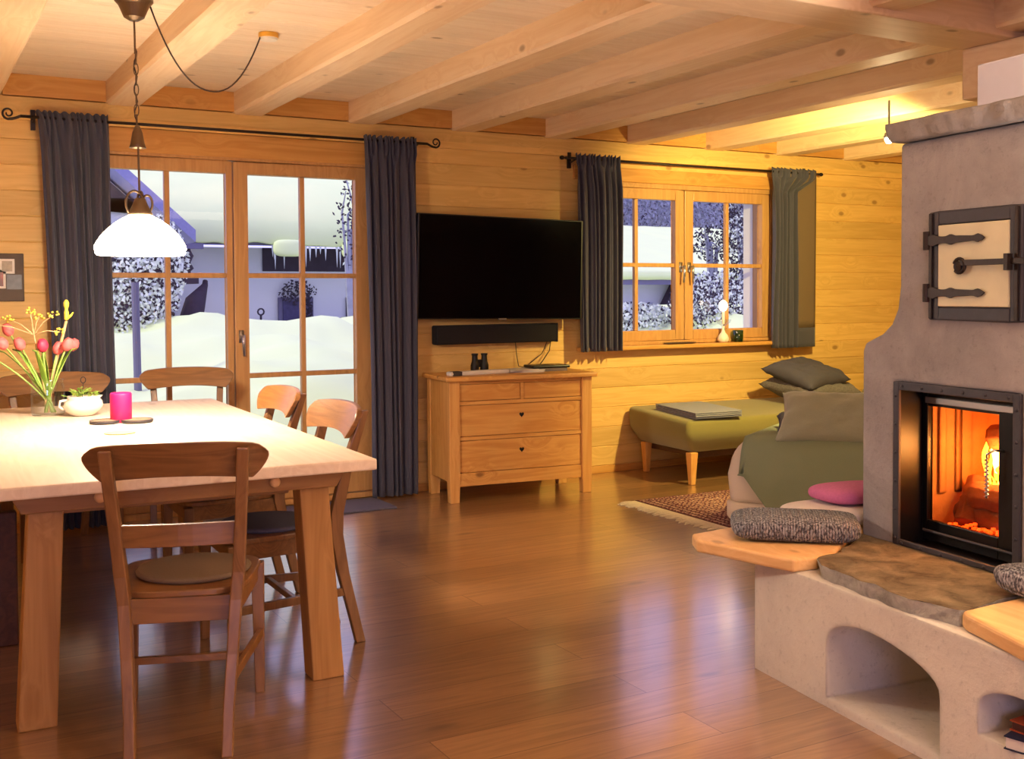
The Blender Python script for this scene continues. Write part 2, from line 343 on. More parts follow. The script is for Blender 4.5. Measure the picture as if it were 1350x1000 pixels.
# ------------------------------------------------------------------ room shell
XL, XR, YR, ZC = -1.3, 8.6, -3.2, 2.50
def grooved(name, mat, origin, ux, rows, cols_fn, n, parent=None, g=.005):
    "boarded face: rows = [(b0,b1)] across, cols_fn(b0,b1)->list of (a0,a1,b0,b1) cells; v-groove at real board edges"
    mb = MB(); o = Vector(origin)
    for b0, b1 in rows:
        for a0, a1, c0, c1 in cols_fn(b0, b1):
            lo = g if abs(c0-b0) < 1e-6 else 0; hi = g if abs(c1-b1) < 1e-6 else 0
            prof = [(c0, g if lo else 0), (c0+lo, 0), (c1-hi, 0), (c1, g if hi else 0)]
            vs = [o + ux*a + (UP if not FL else FL)*p + n*(-d) for a in (a0, a1) for p, d in prof]
            mb.add(vs, [(k, k+1, k+5, k+4) for k in range(3)])
    return mb.build(name, mat, parent)
UP = Vector((0, 0, 1)); FL = None
rows = [(.05+.1405*k, .05+.1405*(k+1)) for k in range(-1, 19)]
DO = (.93, 2.72, 0, 2.15)      # door opening x0,x1,z0,z1
WO = (4.28, 6.06, .915, 2.10)  # window opening
def cells(b0, b1):
    out = []; xs = [XL, DO[0], DO[1], WO[0], WO[1], XR]
    for i in range(5):
        op = DO if i == 1 else WO if i == 3 else None
        if not op: out.append((xs[i], xs[i+1], b0, b1)); continue
        if b0 < op[2]: out.append((xs[i], xs[i+1], b0, min(b1, op[2])))
        if b1 > op[3]: out.append((xs[i], xs[i+1], max(b0, op[3]), b1))
    return out
wb = grooved('wall_back', M['wall'], (0, W, 0), Vector((1, 0, 0)), rows, cells, Vector((0, -1, 0))); tag(wb, kind='structure')
# thickness of the outer wall around the openings
mb = MB()
for x0, x1, z0, z1 in ((XL-.2, DO[0], -.2, 2.8), (DO[1], WO[0], -.2, 2.8), (WO[1], XR+.2, -.2, 2.8), (DO[0], DO[1], DO[3], 2.8), (DO[0], DO[1], -.2, -.02), (WO[0], WO[1], WO[3], 2.8), (WO[0], WO[1], -.2, WO[2])):
    mb.box(x0, x1, W+.006, W+.26, z0, z1)
tag(mb.build('wall_outer', plain('outer_boards', (150, 140, 150), .8)), kind='structure')
def full(b0, b1): return [(0, W-YR, b0, b1)]
tag(grooved('wall_left', M['wall_s'], (XL, YR, 0), Vector((0, 1, 0)), rows, full, Vector((1, 0, 0))), kind='structure')
tag(grooved('wall_right', M['wall_s'], (XR, YR, 0), Vector((0, 1, 0)), rows, full, Vector((-1, 0, 0))), kind='structure')
tag(grooved('wall_rear', M['wall'], (XL, YR, 0), Vector((1, 0, 0)), rows, lambda b0, b1: [(0, XR-XL, b0, b1)], Vector((0, 1, 0))), kind='structure')
FL = Vector((0, 1, 0))
crow = [(YR+.125*k, YR+.125*(k+1)) for k in range(int((W+.02-YR)/.125)+1)]
tag(grooved('ceiling', M['ceil'], (XL, 0, ZC), Vector((1, 0, 0)), crow, lambda b0, b1: [(0, XR-XL, b0, min(b1, W+.1))], Vector((0, 0, -1)), g=.004), kind='structure')
tag(box('ceiling_roof_deck', XL-.2, XR+.2, YR-.2, W+.9, ZC+.02, ZC+.2, M['dark_timber'], bevel=0), kind='structure')  # unseen roof; its overhang is added to keep sun out of the room
tag(box('wall_outer_left', XL-.25, XL-.01, YR-.25, W+.006, -.2, ZC+.02, M['render_w'], bevel=0), kind='structure')
tag(box('wall_outer_right', XR+.01, XR+.25, YR-.25, W+.006, -.2, ZC+.02, M['render_w'], bevel=0), kind='structure')
tag(box('wall_outer_rear', XL-.01, XR+.01, YR-.25, YR-.01, -.2, ZC+.02, M['render_w'], bevel=0), kind='structure')
tag(box('floor', XL, XR, YR, W+.2, -.03, 0, M['floor'], bevel=0), kind='structure')
# ceiling beams run from the window wall to the girder and on over the camera
BZ = 2.372
def wavy_beam(x0, x1, y0, y1, z0, z1, seed, name='ceiling_beam', mat=None):
    mb = MB(); rings = []; n = 26
    for i in range(n+1):
        y = y0+(y1-y0)*i/n; a = noise.noise(Vector((seed*3.1, y*1.3, 0)))*.012; c = noise.noise(Vector((seed*5.7, y*1.1, 4)))*.012; e = .014+.008*noise.noise(Vector((y*1.7, seed, 9)))
        rings.append([(x0, y, z1), (x0+a*.3, y, z0+e), (x0+e+a, y, z0), (x1-e+c, y, z0), (x1+c*.3, y, z0+e), (x1, y, z1)])
    mb.loft(rings); return tag(mb.build(name, mat or M['beam']), kind='structure')
bx = [-1.09, -.38, .33, 1.05, 1.77, 2.49, 3.21, 3.93, 4.62, 5.34, 6.05, 6.78, 7.5]
for k, x in enumerate(bx):
    wavy_beam(x, x+.18+(.01 if k % 2 else 0), YR+.02, W-.002, BZ, ZC+.004, k)
# blocking boards between the beams along the wall and the long board beneath them
mb = MB()
ends = [XL]+[v for x in bx for v in (x-.0, x+.19)]+[XR]
for a, b2 in zip(ends[0::2], ends[1::2]):
    mb.box(a, b2, W-.05, W-.001, BZ+.012, ZC)
tag(mb.build('trim_1', M['trim'], bevel=.002), kind='structure')
tag(box('trim_2', XL, XR, W-.03, W, 2.255, BZ+.008, M['wall'], bevel=.003), kind='structure')
tag(box('trim_3', DO[0]-.06, 2.75, W-.022, W, 2.115, 2.252, M['trim'], bevel=.004), kind='structure')
tag(box('trim_4', WO[0]-.1, WO[1]+.06, W-.022, W, 2.10, 2.2, M['trim'], bevel=.004), kind='structure')
tag(box('baseboard_back', 2.76, XR, W-.016, W, 0, .05, M['trim'], bevel=.003), kind='structure')
tag(box('baseboard_back_left', XL, DO[0]-.02, W-.016, W, 0, .05, M['trim'], bevel=.003), kind='structure')
tag(box('ceiling_girder', XL, XR, 2.95, 3.215, 2.345, ZC, M['beamx'], bevel=.008), kind='structure')
tag(box('ceiling_side_beam', 4.05, 4.3, YR, 3.2, 2.125, 2.345, M['beam'], bevel=.01), kind='structure')

# ------------------------------------------------------------------ terrace door and window
def sash(root, x0, x1, z0, z1, gx0, gx1, gz0, gz1, nx, nz, name, y0, y1, hx=None, hz=1.0, hside=1):
    mb = MB(); mb.box(x0, gx0, y0, y1, z0, z1).box(gx1, x1, y0, y1, z0, z1).box(gx0, gx1, y0, y1, z0, gz0).box(gx0, gx1, y0, y1, gz1, z1)
    s = mb.build(name, M['trimz'], root, world=True, bevel=.006)
    mu = MB(); w = .015
    for i in range(1, nx):
        x = gx0+(gx1-gx0)*i/nx; mu.box(x-w, x+w, y0+.012, y1-.01, gz0, gz1)
    for i in range(1, nz):
        z = gz0+(gz1-gz0)*i/nz; mu.box(gx0, gx1, y0+.014, y1-.012, z-w, z+w)
    mu.build('glazing_bars', M['trimz'], s, world=True, bevel=.004)
    yp = (y0+y1)/2+.006; MB().add([(gx0, yp, gz0), (gx1, yp, gz0), (gx1, yp, gz1), (gx0, yp, gz1)], [(0, 1, 2, 3)]).build('pane', M['glass'], s, world=True)
    if hx:
        h = MB(); h.box(hx-.014, hx+.014, y0-.008, y0, hz-.04, hz+.035)
        h.tube([(hx, y0-.008, hz), (hx, y0-.05, hz)], .009, 10)
        h.tube([(hx, y0-.05, hz+.008), (hx, y0-.052, hz-.04), (hx+.004*hside, y0-.046, hz-.12)], [.010, .009, .007], 10)
        h.build('handle', M['silver'], s, world=True, smooth=True)
    return s
d = empty('door_1', (1.825, W, 0), kind='structure')
fr = MB(); fr.box(DO[0], .975, W-.012, W+.2, 0, 2.15).box(2.665, DO[1], W-.012, W+.2, 0, 2.15).box(.975, 2.665, W-.012, W+.2, 2.1, 2.15).box(.975, 2.665, W-.012, W+.2, 0, .035)
fr.build('door_frame', M['trimz'], d, world=True, bevel=.004)
sash(d, .978, 1.766, .04, 2.096, 1.045, 1.728, .2, 2.022, 2, 3, 'door_leaf', W+.0, W+.06)
sash(d, 1.772, 2.660, .04, 2.096, 1.858, 2.548, .2, 2.022, 2, 3, 'door_leaf', W+.0, W+.06, 1.808, 1.05)
w = empty('window_1', (5.17, W, .92), kind='structure')
fr = MB(); fr.box(WO[0], 4.32, W-.01, W+.2, .915, 2.1).box(6.025, 6.06, W-.01, W+.2, .915, 2.1).box(4.32, 6.025, W-.01, W+.2, 2.065, 2.1).box(4.32, 6.025, W-.01, W+.2, .915, .94)
fr.build('window_frame', M['trimz'], w, world=True, bevel=.003)
sash(w, 4.322, 5.172, .942, 2.062, 4.39, 5.09, 1.018, 1.985, 2, 2, 'window_sash', W+.0, W+.055, 5.135, 1.49, -1)
sash(w, 5.178, 6.022, .942, 2.062, 5.258, 5.945, 1.018, 1.985, 2, 2, 'window_sash', W+.0, W+.055, 5.215, 1.49, 1)
box('window_sill', 4.2, 6.12, W-.11, W-.003, .885, .914, M['trim'], w, bevel=.008)
# outside reveal of the window
rv = MB(); rv.box(WO[0], WO[0]+.03, W+.2, W+.32, .9, 2.1).box(WO[1]-.03, WO[1], W+.2, W+.32, .9, 2.1).box(WO[0], WO[1], W+.2, W+.34, .87, .9)
rv.build('outer_reveal', M['render_w'], w, world=True, bevel=.004)

# ------------------------------------------------------------------ curtains and rods
def rod(name, x0, x1, z, kind, label):
    r = empty(name, ((x0+x1)/2, 6.42, z), 0, label, 'curtain rod')
    MB().tube([(x0, 6.42, z), (x1, 6.42, z)], .0085, 12).build('pole', M['iron'], r, world=True, smooth=True)
    for sx, x in ((-1, x0), (1, x1)):
        f = MB()
        if kind == 'scroll':
            pts = [(x-.01*sx, 6.42, z)]; L = .055
            for k in range(8): t = k/7; pts.append((x+sx*(L*t), 6.42, z-.018*math.sin(t*PI/2)))
            c = (x+sx*(L+.004), 6.42, z+.012)
            for k in range(26):
                t = k/25; a = -PI/2+sx*0+t*2.6*PI*1.0; rr = .032*(1-t*.72)
                pts.append((c[0]+sx*math.cos(a)*rr+sx*0.0, 6.42, c[2]+math.sin(a)*rr))
            f.tube(pts, [.0075]*9+[.0065-.003*k/25 for k in range(26)], 8)
        else:
            f.lathe([(.0085, 0), (.011, .008), (.006, .02), (.013, .03), (.015, .042), (.010, .054), (.0, .06)], n=14)
            f.v = [(x+sx*p[2], 6.42+p[0], z+p[1]) for p in f.v]
        f.build('finial', M['iron'], r, world=True, smooth=True)
    for x in (x0+.07, x1-.07):
        b = MB(); b.tube([(x, 6.42, z-.008), (x, 6.47, z-.02), (x, W-.035, z-.01)], .006, 8).box(x-.012, x+.012, W-.04, W-.02, z-.06, z+.05)
        b.build('bracket', M['iron'], r, world=True)
    return r
rod('curtain_rod', .60, 3.0, 2.262, 'scroll', 'long black iron curtain rod with scroll ends above the terrace door')
rod('curtain_rod', 4.06, 6.42, 2.232, 'knob', 'black iron curtain rod with small knob ends above the casement window')
def curtain(tx0, tx1, bx0, bx1, z0, z1, n, seed, label, flat=None, amp=.028, fast=False):
    c = empty('curtain', ((bx0+bx1)/2, 6.42, z0), 0, label, 'curtain')
    def fn(u, v):
        z = z1-(z1-z0)*v
        k = min(1, v*6)
        wx = noise.noise(Vector((u*3+seed, v*1.5, 0)))*.012*k
        vv = min(1, max(0, (v-.05)*12)) if fast else v**.5; e0 = tx0+(bx0-tx0)*vv; e1 = tx1+(bx1-tx1)*vv
        uu = u+.035*math.sin(2*PI*u*2.3+seed)*(1-u)*u*4
        x = e0+(e1-e0)*uu+wx
        ph = 2*PI*n*u+seed+1.1*noise.noise(Vector((u*4, v*1.2, seed)))*k
        a = (.012+(amp-.012)*k)*(1+.35*noise.noise(Vector((u*5, v*.8, seed+7))))
        y = 6.42+a*math.sin(ph)+.3*a*math.sin(2.3*ph+1)*k
        if v < .045: y = 6.42+.017*math.sin(2*PI*n*1.6*u+seed)
        z += (.008*math.sin(2*PI*n*1.6*u) if v == 0 else 0)
        return (x, y-.012, z)
    MB().grid(fn, 150, 46).build('curtain_panel', M['curtain'], c, world=True, smooth=True, solid=.004)
    if flat:
        fx0, fx1 = flat
        def fb(u, v): return (fx0+(fx1-fx0)*u, 6.418+.006*math.sin(u*5+v*2), z1-.01-(z1-z0-.01)*v)
        MB().grid(lambda u, v: fb(u, v*.89), 12, 20).build('lining', M['curtain_b'], c, world=True, smooth=True, solid=.003)
        MB().grid(lambda u, v: fb(u, .89+v*.11), 12, 4).build('hem', M['curtain'], c, world=True, smooth=True, solid=.005)
    return c
curtain(.675, 1.045, .76, 1.07, .015, 2.295, 7, 1.0, 'full-length charcoal curtain at the left edge of the terrace door')
curtain(2.56, 2.91, 2.60, 2.925, .015, 2.285, 7, 2.7, 'full-length charcoal curtain between terrace door and television')
curtain(4.12, 4.49, 4.16, 4.50, .885, 2.262, 7, 4.1, 'short charcoal curtain on the left side of the casement window')
curtain(5.93, 6.39, 5.95, 6.17, .86, 2.262, 6, 5.9, 'short charcoal curtain with sheer brown edge, right side of casement window', (6.12, 6.40), fast=True)

# ------------------------------------------------------------------ television, soundbar, cables
t = empty('television', (3.54, 6.42, 1.11), 0, 'large black flat television switched off on the wall above the dresser', 'television')
tl, trr, tbr, tbl = at(551, 280, y=6.40), at(769, 291, y=6.36), at(767, 420.5, y=6.36), at(549, 420.5, y=6.40)
def quadbox(mb, a, b, c, d2, th, ins=0):
    cen = (a+b+c+d2)/4; q = [p+(cen-p).normalized()*ins for p in (a, b, c, d2)]
    n = (b-a).cross(d2-a).normalized(); 
    if n.y < 0: n = -n
    mb.loft([q, [p+n*th for p in q]]); return n
mb = MB(); n = quadbox(mb, tl, trr, tbr, tbl, .035); mb.build('housing', M['black'], t, world=True, bevel=.004)
mb = MB(); off = -n*.002
quadbox(mb, tl+off, trr+off, tbr+off, tbl+off, .003, .016); mb.build('screen', M['screen'], t, world=True)
mb = MB(); mb.box(3.35, 3.75, 6.43, W, 1.3, 1.65); mb.build('wall_mount', M['steel_d'], t, world=True, bevel=.004)
mb = MB(); c = (tbr+tbl)/2; mb.box(c.x-.03, c.x+.03, c.y-.006, c.y+.01, c.z-.006, c.z+.006); mb.build('logo_bar', M['silver'], t, world=True, bevel=.002)
s = empty('soundbar', (3.53, 6.46, .965), 0, 'black fabric soundbar on the wall directly under the television', 'soundbar')
box('speaker_body', 3.065, 3.99, 6.44, 6.525, .963, 1.09, M['cloth_blk'], s, bevel=.012)
box('end_cap', 3.985, 3.995, 6.438, 6.527, .961, 1.092, M['black'], s, bevel=.003)
c1 = MB()
c1.tube([(3.97, 6.50, .965), (3.955, 6.49, .9), (3.90, 6.49, .83), (3.86, 6.48, .795), (3.80, 6.46, .79)], .004, 6)
tag(c1.build('power_cable', M['cord'], smooth=True), 'thin dark cable hanging loose from soundbar end to dresser top', 'cable')
c1 = MB()
c1.tube([(3.95, 6.51, .965), (3.90, 6.50, .88), (3.78, 6.50, .80), (3.74, 6.49, .79)], .003, 6)
tag(c1.build('power_cable', M['cord'], smooth=True), 'dark cable slanting left below the soundbar to the dresser', 'cable')
c1 = MB()
c1.tube([(3.70, 6.52, .965), (3.705, 6.515, .88), (3.715, 6.505, .80), (3.75, 6.46, .7882)], .0028, 6)
tag(c1.build('power_cable', M['cord'], smooth=True), 'thin dark cable hanging straight down under the middle right of soundbar', 'cable')

# ------------------------------------------------------------------ dresser
A6 = math.radians(-6.3)
D = empty('dresser', (2.955, 6.035, 0), A6, 'pine chest of four drawers with heart keyholes under the television', 'dresser')
Wd, Dd, Hd = .985, .43, .755
def bl(name, x0, x1, y0, y1, z0, z1, mat, parent, bevel=.003): return MB().box(x0, x1, y0, y1, z0, z1).build(name, mat, parent, bevel=bevel)
def leg_taper(x, y, flare=0):
    m = MB(); m.bars([((x, y, 0), 0), ((x, y, .12), 0), ((x, y, Hd), 0)], .032, .03) if False else None
    m = MB().loft([[(x-.03, y-.028, 0), (x+.03, y-.028, 0), (x+.03, y+.028, 0), (x-.03, y+.028, 0)], [(x-.035, y-.03, .15), (x+.035, y-.03, .15), (x+.035, y+.03, .15), (x-.035, y+.03, .15)], [(x-.035, y-.03, Hd), (x+.035, y-.03, Hd), (x+.035, y+.03, Hd), (x-.035, y+.03, Hd)]])
    return m.build('leg', M['pinez'], D, bevel=.004)
for x in (.035, Wd-.035):
    for y in (.03, Dd-.03): leg_taper(x, y)
bl('side_panel', .004, .03, .06, Dd-.06, .13, Hd, M['pinez'], D); bl('side_panel', Wd-.03, Wd-.004, .06, Dd-.06, .13, Hd, M['pinez'], D)
bl('back_panel', .07, Wd-.07, Dd-.025, Dd-.01, .13, Hd, M['pinez'], D)
rl = MB(); rl.box(.07, Wd-.07, .012, .05, .735, Hd).box(.07, Wd-.07, .012, .05, .605, .628).box(.07, Wd-.07, .012, .05, .385, .408).box(.07, Wd-.07, .012, .05, .10, .182).box(.485, .508, .012, .05, .628, .735)
rl.build('front_rails', M['pine'], D, bevel=.003)
bl('dust_panel', .07, Wd-.07, .05, Dd-.03, .14, .155, M['pine'], D)
def drawer(x0, x1, z0, z1, heart):
    dr = MB().box(x0+.003, x1-.003, .018, .05, z0+.003, z1-.003).box(x0+.02, x1-.02, .05, .36, z0+.01, z1-.02).build('drawer', M['pine'], D, bevel=.003)
    if heart:
        pts = []; cx_, cz = (x0+x1)/2+.0, z0+(z1-z0)*.62
        for k in range(28):
            a = 2*PI*k/28; pts.append((cx_+.0014*16*math.sin(a)**3*.72, cz+.0011*(13*math.cos(a)-5*math.cos(2*a)-2*math.cos(3*a)-math.cos(4*a))))
        MB().loft([[(x, .0165, z) for x, z in pts], [(x, .02, z) for x, z in pts]]).build('heart_keyhole', M['black'], dr)['label'] = 'dark heart-shaped keyhole'
drawer(.07, .485, .628, .735, 0); drawer(.508, Wd-.07, .628, .735, 0); drawer(.07, Wd-.07, .408, .605, 1); drawer(.07, Wd-.07, .182, .385, 1)
MB().box(-.03, Wd+.03, -.03, Dd+.01, Hd, Hd+.03).build('top', M['pine'], D, bevel=.008)
HT = Hd+.03
# things on the dresser
def dres(u, v, z=HT): return at(u, v, z=z)
bi = empty('binoculars', (3.295, 6.28, HT), -.1, 'small black binoculars standing upright on the dresser', 'binoculars')
for sx in (-1, 1):
    MB().lathe([(.0, 0), (.028, 0), (.028, .05), (.02, .075), (.018, .11), (.022, .115), (.022, .125), (0, .125)], (sx*.033, 0, 0), 20).build('barrel', M['black'], bi, smooth=False, bevel=.001)
MB().box(-.03, .03, -.012, .012, .035, .085).build('bridge', M['black'], bi, bevel=.004)
mg = empty('rolled_magazine', (3.2, 6.12, HT), .08, 'long white box-like roll with printed end lying along the dresser top', 'magazine')
MB().box(-.22, .22, -.03, .03, 0, .028).build('cover', M['paper'], mg, bevel=.01)
MB().box(-.205, -.13, -.031, .031, -.0003, .0285).build('printed_band', M['print'], mg, bevel=.008)
pp = empty('paper_stack', (3.56, 6.2, HT), -.05, 'loose pile of cream papers in the middle of the dresser top', 'papers')
for k in range(5):
    m = Matrix.Rotation(.12*k-.2, 4, 'Z'); MB().box(-.13, .13, -.09, .09, .004*k, .004*k+.0035, m).build('sheet', M['paper'], pp, bevel=0)
tr = empty('remote_tray', (3.76, 6.2, HT), -.1, 'flat black case lying on a grey book at the middle of the dresser', 'case')
MB().box(-.13, .11, -.08, .08, 0, .02).build('book_block', plain('grey_book', (120, 110, 105), .6), tr, bevel=.002)
MB().box(-.14, .13, -.085, .08, .0202, .04).build('case_shell', M['black'], tr, bevel=.008)

# ------------------------------------------------------------------ picture frame on the wall
pf = empty('picture_frame', (.42, W-.02, 1.4), 0, 'dark wooden collage picture frame hanging beside the left curtain', 'picture')
gf = plain('dark_grey_frame', (84, 66, 50), .6)
MB().box(.18, .612, W-.024, W-.002, 1.27, 1.53).build('frame', gf, pf, world=True, bevel=.004)
def photo(x0, x1, z0, z1, c): 
    p = MB().box(x0, x1, W-.028, W-.0245, z0, z1).build('photo_mount', M['paper'], pf, world=True)
    MB().box(x0+.012, x1-.012, W-.0295, W-.0282, z0+.012, z1-.012).build('photo', plain('photo_print', c, .4, noise_amt=.6, nscale=35), p, world=True)
photo(.49, .565, 1.42, 1.5, (150, 130, 100)); photo(.455, .52, 1.34, 1.44, (120, 50, 30)); photo(.30, .44, 1.36, 1.48, (110, 100, 90))
MB().box(.525, .60, W-.0275, W-.0245, 1.335, 1.415).build('photo', plain('grey_photo', (90, 84, 84), .4, noise_amt=.5, nscale=30), pf, world=True)

# ------------------------------------------------------------------ dining table
TZ = .75; TA = math.radians(-1.5)
T = empty('dining_table', (.822, 4.605, 0), TA, 'long pale spruce dining table with splayed legs under the pendant lamp', 'table')
MB().box(-.6, .6, -1.2, 1.25, TZ-.038, TZ).build('tabletop', M['table'], T, bevel=.006)
for y in (-1.1, 1.15):
    sy = 1 if y > 0 else -1
    a = MB().loft([[(-.515, y-.02, TZ-.0385), (.52, y-.02, TZ-.0385), (.52, y+.02, TZ-.0385), (-.515, y+.02, TZ-.0385)], [(-.485, y-.02, .655), (.485, y-.02, .655), (.485, y+.02, .655), (-.485, y+.02, .655)]])
    ap = a.build('apron', M['tablex'], T, bevel=.003)
    for x in (-.266, .273):
        m = MB().lathe([(0, 0), (.017, 0), (.017, .012), (.010, .017), (0, .018)], n=16); m.v = [(x+p[0], y+sy*(.02+p[2]), .688+p[1]) for p in m.v]
        m.build('peg', M['plank'], ap, smooth=True)['label'] = 'pale round wooden peg'
for x in (-.47, .47): MB().box(x-.018, x+.018, -1.08, 1.13, .655, TZ-.0385).build('side_apron', M['tablez'], T, bevel=.003)
MB().box(-.40, .34, -1.055, 1.1, .635, .6545).build('lower_rail', M['tablex'], T, bevel=.003)
for sx in (-1, 1):
    for sy, y in ((-1, -1.05), (1, 1.1)):
        xt, xb = sx*.415, sx*.44+.018*(1 if sx > 0 else -.5)
        yb = y+sy*.0
        m = MB().loft([[(xb-.055, yb-.05, 0), (xb+.055, yb-.05, 0), (xb+.055, yb+.05, 0), (xb-.055, yb+.05, 0)], [(xt-.05, y-.045, .6548), (xt+.05, y-.045, .6548), (xt+.05, y+.045, .6548), (xt-.05, y+.045, .6548)]])
        m.build('leg', M['tablez'], T, bevel=.005)

# ------------------------------------------------------------------ chairs
def make_chair():
    c = empty('dining_chair', (0, 0, 0), 0)
    for sx in (-1, 1):
        pts = [((sx*.132, -.305, 0), (.016, .018)), ((sx*.135, -.275, .12), (.016, .019)), ((sx*.145, -.235, .27), (.017, .021)), ((sx*.155, -.205, .42), (.018, .024)), ((sx*.163, -.205, .50), (.018, .024)), ((sx*.172, -.235, .64), (.017, .02)), ((sx*.18, -.275, .77), (.017, .017)), ((sx*.185, -.31, .872), (.017, .013))]
        MB().bars(pts, None, None).build('back_leg', M['chair'], c, bevel=.004)
        MB().bars([((sx*.20, .19, 0), (.015, .015)), ((sx*.197, .187, .36), (.02, .02)), ((sx*.197, .187, .4295), (.02, .02))], None, None).build('front_leg', M['chair'], c, bevel=.003)
        MB().loft([[(sx*.205-.009, .175, .185), (sx*.205+.009, .175, .185), (sx*.205+.009, .175, .215), (sx*.205-.009, .175, .215)], [(sx*.142-.009, -.25, .185), (sx*.142+.009, -.25, .185), (sx*.142+.009, -.25, .215), (sx*.142-.009, -.25, .215)]]).build('side_stretcher', M['chair'], c, bevel=.003)
    MB().box(-.17, .17, -.055, -.035, .19, .212).build('cross_stretcher', M['chairx'], c, bevel=.003)
    # seat
    def seat(z0, z1, ins=0):
        P = []
        for k in range(40):
            a = 2*PI*k/40; e = .5
            x = abs(math.cos(a))**e*(1 if math.cos(a) > 0 else -1); y = abs(math.sin(a))**e*(1 if math.sin(a) > 0 else -1)
            hw = .20+.022*y; P.append((x*(hw-ins), .005+y*(.215-ins)))
        return MB().prism(P, z0, z1)
    seat(.43, .45).build('seat', M['chairx'], c, bevel=.005)
    f = MB(); z0, z1 = .372, .4298
    f.box(-.18, .18, .17, .19, z0, z1).box(-.14, .14, -.205, -.185, z0-.015, z1)
    for sx in (-1, 1):
        f.loft([[(sx*.19-.009, .17, z0), (sx*.19+.009, .17, z0), (sx*.19+.009, .17, z1), (sx*.19-.009, .17, z1)], [(sx*.155-.009, -.19, z0), (sx*.155+.009, -.19, z0), (sx*.155+.009, -.19, z1), (sx*.155-.009, -.19, z1)]])
    f.build('seat_frame', M['chairx'], c, bevel=.002)
    # lower back rail, gently bowed
    rings = []
    for k in range(9):
        s_ = -1+2*k/8; y = -.226-.012*(1-s_*s_)
        rings.append([(s_*.158, y-.009, .585), (s_*.158, y+.009, .585), (s_*.165, y+.004, .65), (s_*.165, y-.014, .65)])
    MB().loft(rings).build('mid_rail', M['chairx'], c, bevel=.002)
    # top rail
    nA, nB = 28, 8
    def surf(off):
        vs = []
        for j in range(nB+1):
            b = j/nB
            for i in range(nA+1):
                a = -1+2*i/nA
                w_ = .208+.047*(1-(1-min(1, b/.8))**1.6)-.010*max(0, (b-.8)/.2)**2
                x = a*w_; zt = .892-.016*abs(a)**2.5-.014*max(0, (abs(a)-.86)/.14)**2; zb = .775+.014*(1-a*a)
                z = zb+(zt-zb)*b
                y = -.285-.05*(b-.2)+.75*x*x+off
                vs.append((x, y, z))
        return vs
    m = MB(); n_ = (nA+1)*(nB+1); vs = surf(0)+surf(.022); fs = []
    idx = lambda i, j, k: k*n_+j*(nA+1)+i
    for j in range(nB):
        for i in range(nA):
            fs.append((idx(i, j, 0), idx(i+1, j, 0), idx(i+1, j+1, 0), idx(i, j+1, 0))); fs.append((idx(i, j, 1), idx(i, j+1, 1), idx(i+1, j+1, 1), idx(i+1, j, 1)))
    for i in range(nA):
        fs.append((idx(i, 0, 0), idx(i, 0, 1), idx(i+1, 0, 1), idx(i+1, 0, 0))); fs.append((idx(i, nB, 0), idx(i+1, nB, 0), idx(i+1, nB, 1), idx(i, nB, 1)))
    for j in range(nB):
        fs.append((idx(0, j, 0), idx(0, j+1, 0), idx(0, j+1, 1), idx(0, j, 1))); fs.append((idx(nA, j, 0), idx(nA, j, 1), idx(nA, j+1, 1), idx(nA, j+1, 0)))
    m.add(vs, fs).build('top_rail', M['chairx'], c, bevel=.004)
    return c
proto = make_chair()
def place_chair(x, y, deg, label, first=False, sx=1):
    c = proto if first else copy_tree(proto)
    c.location = (x, y, 0); c.rotation_euler = (0, 0, math.radians(deg)); c.scale = (sx, 1, 1)
    tag(c, label, 'chair', 'wooden chairs around the dining table'); return c
def cushion_disc(x, y, mat, label, r=.172, z=.4505):
    m = MB().lathe([(0, 0), (r-.006, 0), (r, .006), (r, .012), (r-.008, .017), (0, .019)], n=40)
    o = m.build('seat_cushion', mat, smooth=False, bevel=.002); o.location = (x, y, z); tag(o, label, 'seat cushion', 'round felt seat cushions'); return o
place_chair(.765, 3.385, -19, 'wooden dining chair at the near end of the table, its back turned to the camera', True)
cushion_disc(.785, 3.40, M['felt_grey'], 'round brown-grey felt seat cushion on the chair nearest the camera')
place_chair(1.185, 3.95, 90, 'wooden dining chair on the right long side, nearer to the table corner')
cushion_disc(1.18, 3.95, M['felt_blue'], 'round blue-grey felt cushion on the nearer right-hand chair under the table')
place_chair(1.21, 4.72, 90, 'wooden dining chair on the right long side, farther from the near table corner')
cushion_disc(1.205, 4.72, M['felt_blue'], 'round blue-grey felt cushion on the farther right-hand chair under the table')
place_chair(1.375, 6.0, 170, 'wooden dining chair at the far table end, before the terrace door panes')
cushion_disc(1.375, 5.98, M['felt_blue'], 'round blue-grey felt cushion on the chair before the terrace door panes')
place_chair(.735, 5.98, 183, 'wooden dining chair at the far table end, before the left charcoal curtain', sx=1.12)
cushion_disc(.735, 5.96, M['felt_blue'], 'round blue-grey felt cushion on the chair before the left charcoal curtain')
# dark bench on the left
B = empty('dark_bench', (.2, 5.0, 0), 0, 'dark brown wooden bench at the left side of the table, mostly cut off', 'bench')
MB().box(-.02, .375, 4.42, 4.47, 0, .50).build('end_panel', M['dark'], B, world=True, bevel=.006)
MB().box(-.02, .36, 5.55, 5.6, 0, .44).build('end_panel', M['dark'], B, world=True, bevel=.006)
MB().box(-.02, .36, 4.471, 5.549, .40, .44).build('seat', M['dark'], B, world=True, bevel=.006)

